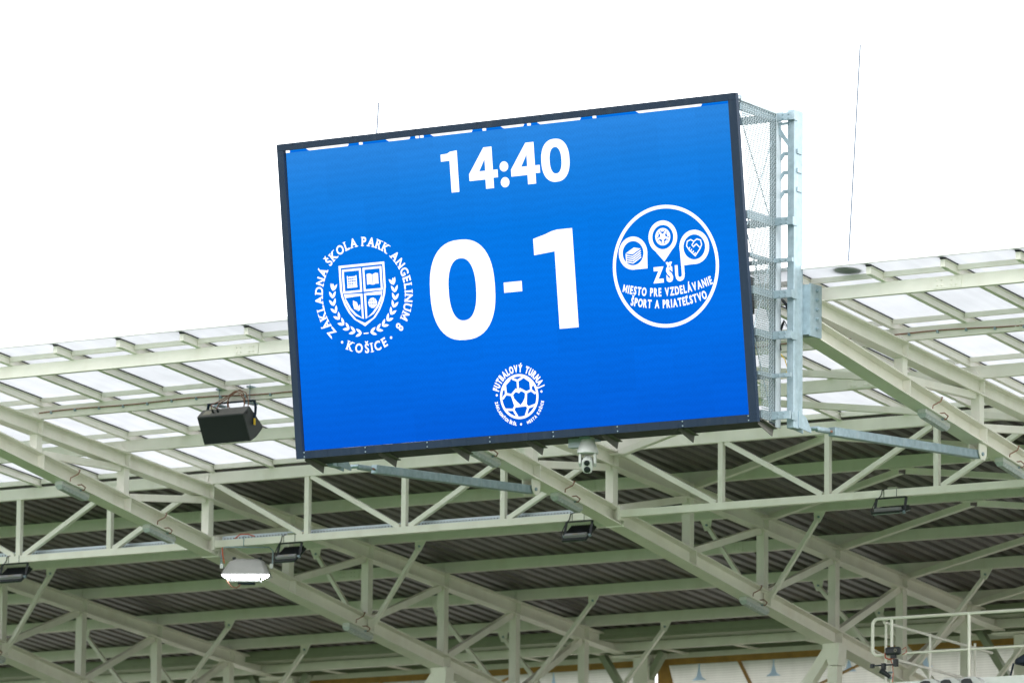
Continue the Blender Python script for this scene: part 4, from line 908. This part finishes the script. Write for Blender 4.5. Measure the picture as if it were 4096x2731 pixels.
for py in (2.16, 3.28, 4.45): MB().tube([(2.62, py, -1.21), (2.62, py, -1.95)], 0.017, 10).build('rail_post', 'steel', PF)
for px in (2.7, 5.2, 8.2):
    MB().box(px-0.07, px+0.07, 4.6, 4.74, -ZS, -2.25).build('support_leg', 'steel', PF); MB().box(px-0.07, px+0.07, 2.3, 2.44, -ZS, -2.25).build('support_leg', 'steel', PF)
# clamped black camera with arm
CC = thing('clamped_camera', (2.79, 1.95, -1.75), 'small black rounded camera with red cable clamped to the railing post', 'camera')
MB().box(2.742, 2.95, 1.90, 1.965, -1.625, -1.525).build('body', 'black', CC, bevel=0.026)
MB().lathe([(0.020, 0), (0.020, 0.006), (0.013, 0.006), (0.013, 0)], (2.895, 1.899, -1.573), -Y3, 18).build('lens_ring', 'beige', CC)
MB().box(2.82, 2.88, 1.91, 1.96, -1.665, -1.624).build('bracket', 'black', CC); MB().box(2.862, 2.905, 1.90, 1.96, -1.765, -1.675).build('clamp', 'black', CC)
MB().tube([(2.57, 1.92, -1.742), (2.88, 1.92, -1.742)], 0.009, 8).build('arm', 'frame', CC); MB().box(2.545, 2.585, 1.90, 1.945, -1.77, -1.72).build('arm_end', 'black', CC)
MB().box(2.70, 2.745, 1.895, 1.945, -1.80, -1.72).build('arm_clamp', 'black', CC)
MB().tube([(2.722, 1.92, -1.79), (2.70, 1.91, -1.82), (2.75, 1.91, -1.845), (2.80, 1.94, -1.89)], [0.03, 0.038, 0.03, 0.024], 10).build('ball_joint', 'black', CC)
MB().tube([(2.77, 1.95, -1.83), (2.83, 1.95, -1.83)], 0.01, 8).build('wing_bolt', 'galv', CC); MB().tube([(2.77, 1.95, -1.895), (2.82, 1.95, -1.90)], 0.014, 8).build('wing_bolt', 'galv', CC)
MB().tube([(2.86, 1.95, -1.66), (2.79, 1.93, -1.675), (2.735, 1.94, -1.65), (2.725, 1.95, -1.60), (2.75, 1.96, -1.58)], 0.009, 6).build('cable', 'red', CC)
MB().tube([(2.80, 1.95, -1.67), (2.825, 1.96, -1.74), (2.825, 1.97, -1.85), (2.815, 1.97, -1.95)], 0.006, 6).build('cable', 'red', CC)
MB().tube([(2.95, 1.97, -1.56), (2.995, 1.98, -1.53), (3.005, 1.98, -1.59), (2.955, 1.97, -1.62)], 0.005, 6).build('cable', 'red', CC)
# three hooded lamps on the platform edge
for i, px in enumerate((3.34, 3.62, 3.90)):
    o = thing('hooded_lamp', (px, 2.0, -1.95), 'white hooded lamp with black front on the platform edge, %s to the clamped camera' % ('nearest', 'second nearest', 'third nearest')[i], 'lamp', 'hooded lamps on the platform edge')
    MB().prism([(-0.13, -0.09), (-0.12, 0.0), (-0.05, 0.035), (0.07, 0.03), (0.15, -0.01), (0.17, -0.09)], (px, 1.90, -1.975), X3, Z3, Y3*0.16).build('hood', 'grey', o, bevel=0.01)
    MB().prism([(-0.105, -0.10), (-0.095, -0.005), (-0.045, 0.012), (0.02, 0.008), (0.06, -0.05), (0.13, -0.075), (0.14, -0.10)], (px, 1.885, -1.975), X3, Z3, Y3*0.013).build('front', 'black', o)
# covered equipment standing on the platform
CV = thing('covered_case', (4.45, 3.0, -1.95), 'beige case under a dark navy cover on the railed platform', 'equipment case')
MB().box(4.13, 4.75, 2.9, 3.3, -1.945, -1.66).build('case', 'beige', CV, bevel=0.01)
b = MB(); loft(b, [rrect(3.99, 4.9, 2.84, 3.36, -1.70, 0.05), rrect(4.0, 4.88, 2.84, 3.36, -1.64, 0.06), rrect(4.08, 4.82, 2.88, 3.32, -1.575, 0.08), rrect(4.2, 4.7, 2.94, 3.26, -1.555, 0.08)])
b.build('cover', 'navy', CV, bevel=0.015)
MB().bar((4.0, 2.86, -1.69), (3.93, 2.86, -1.94), 0.012, 0.03, Y3).build('strap', 'navy', CV)
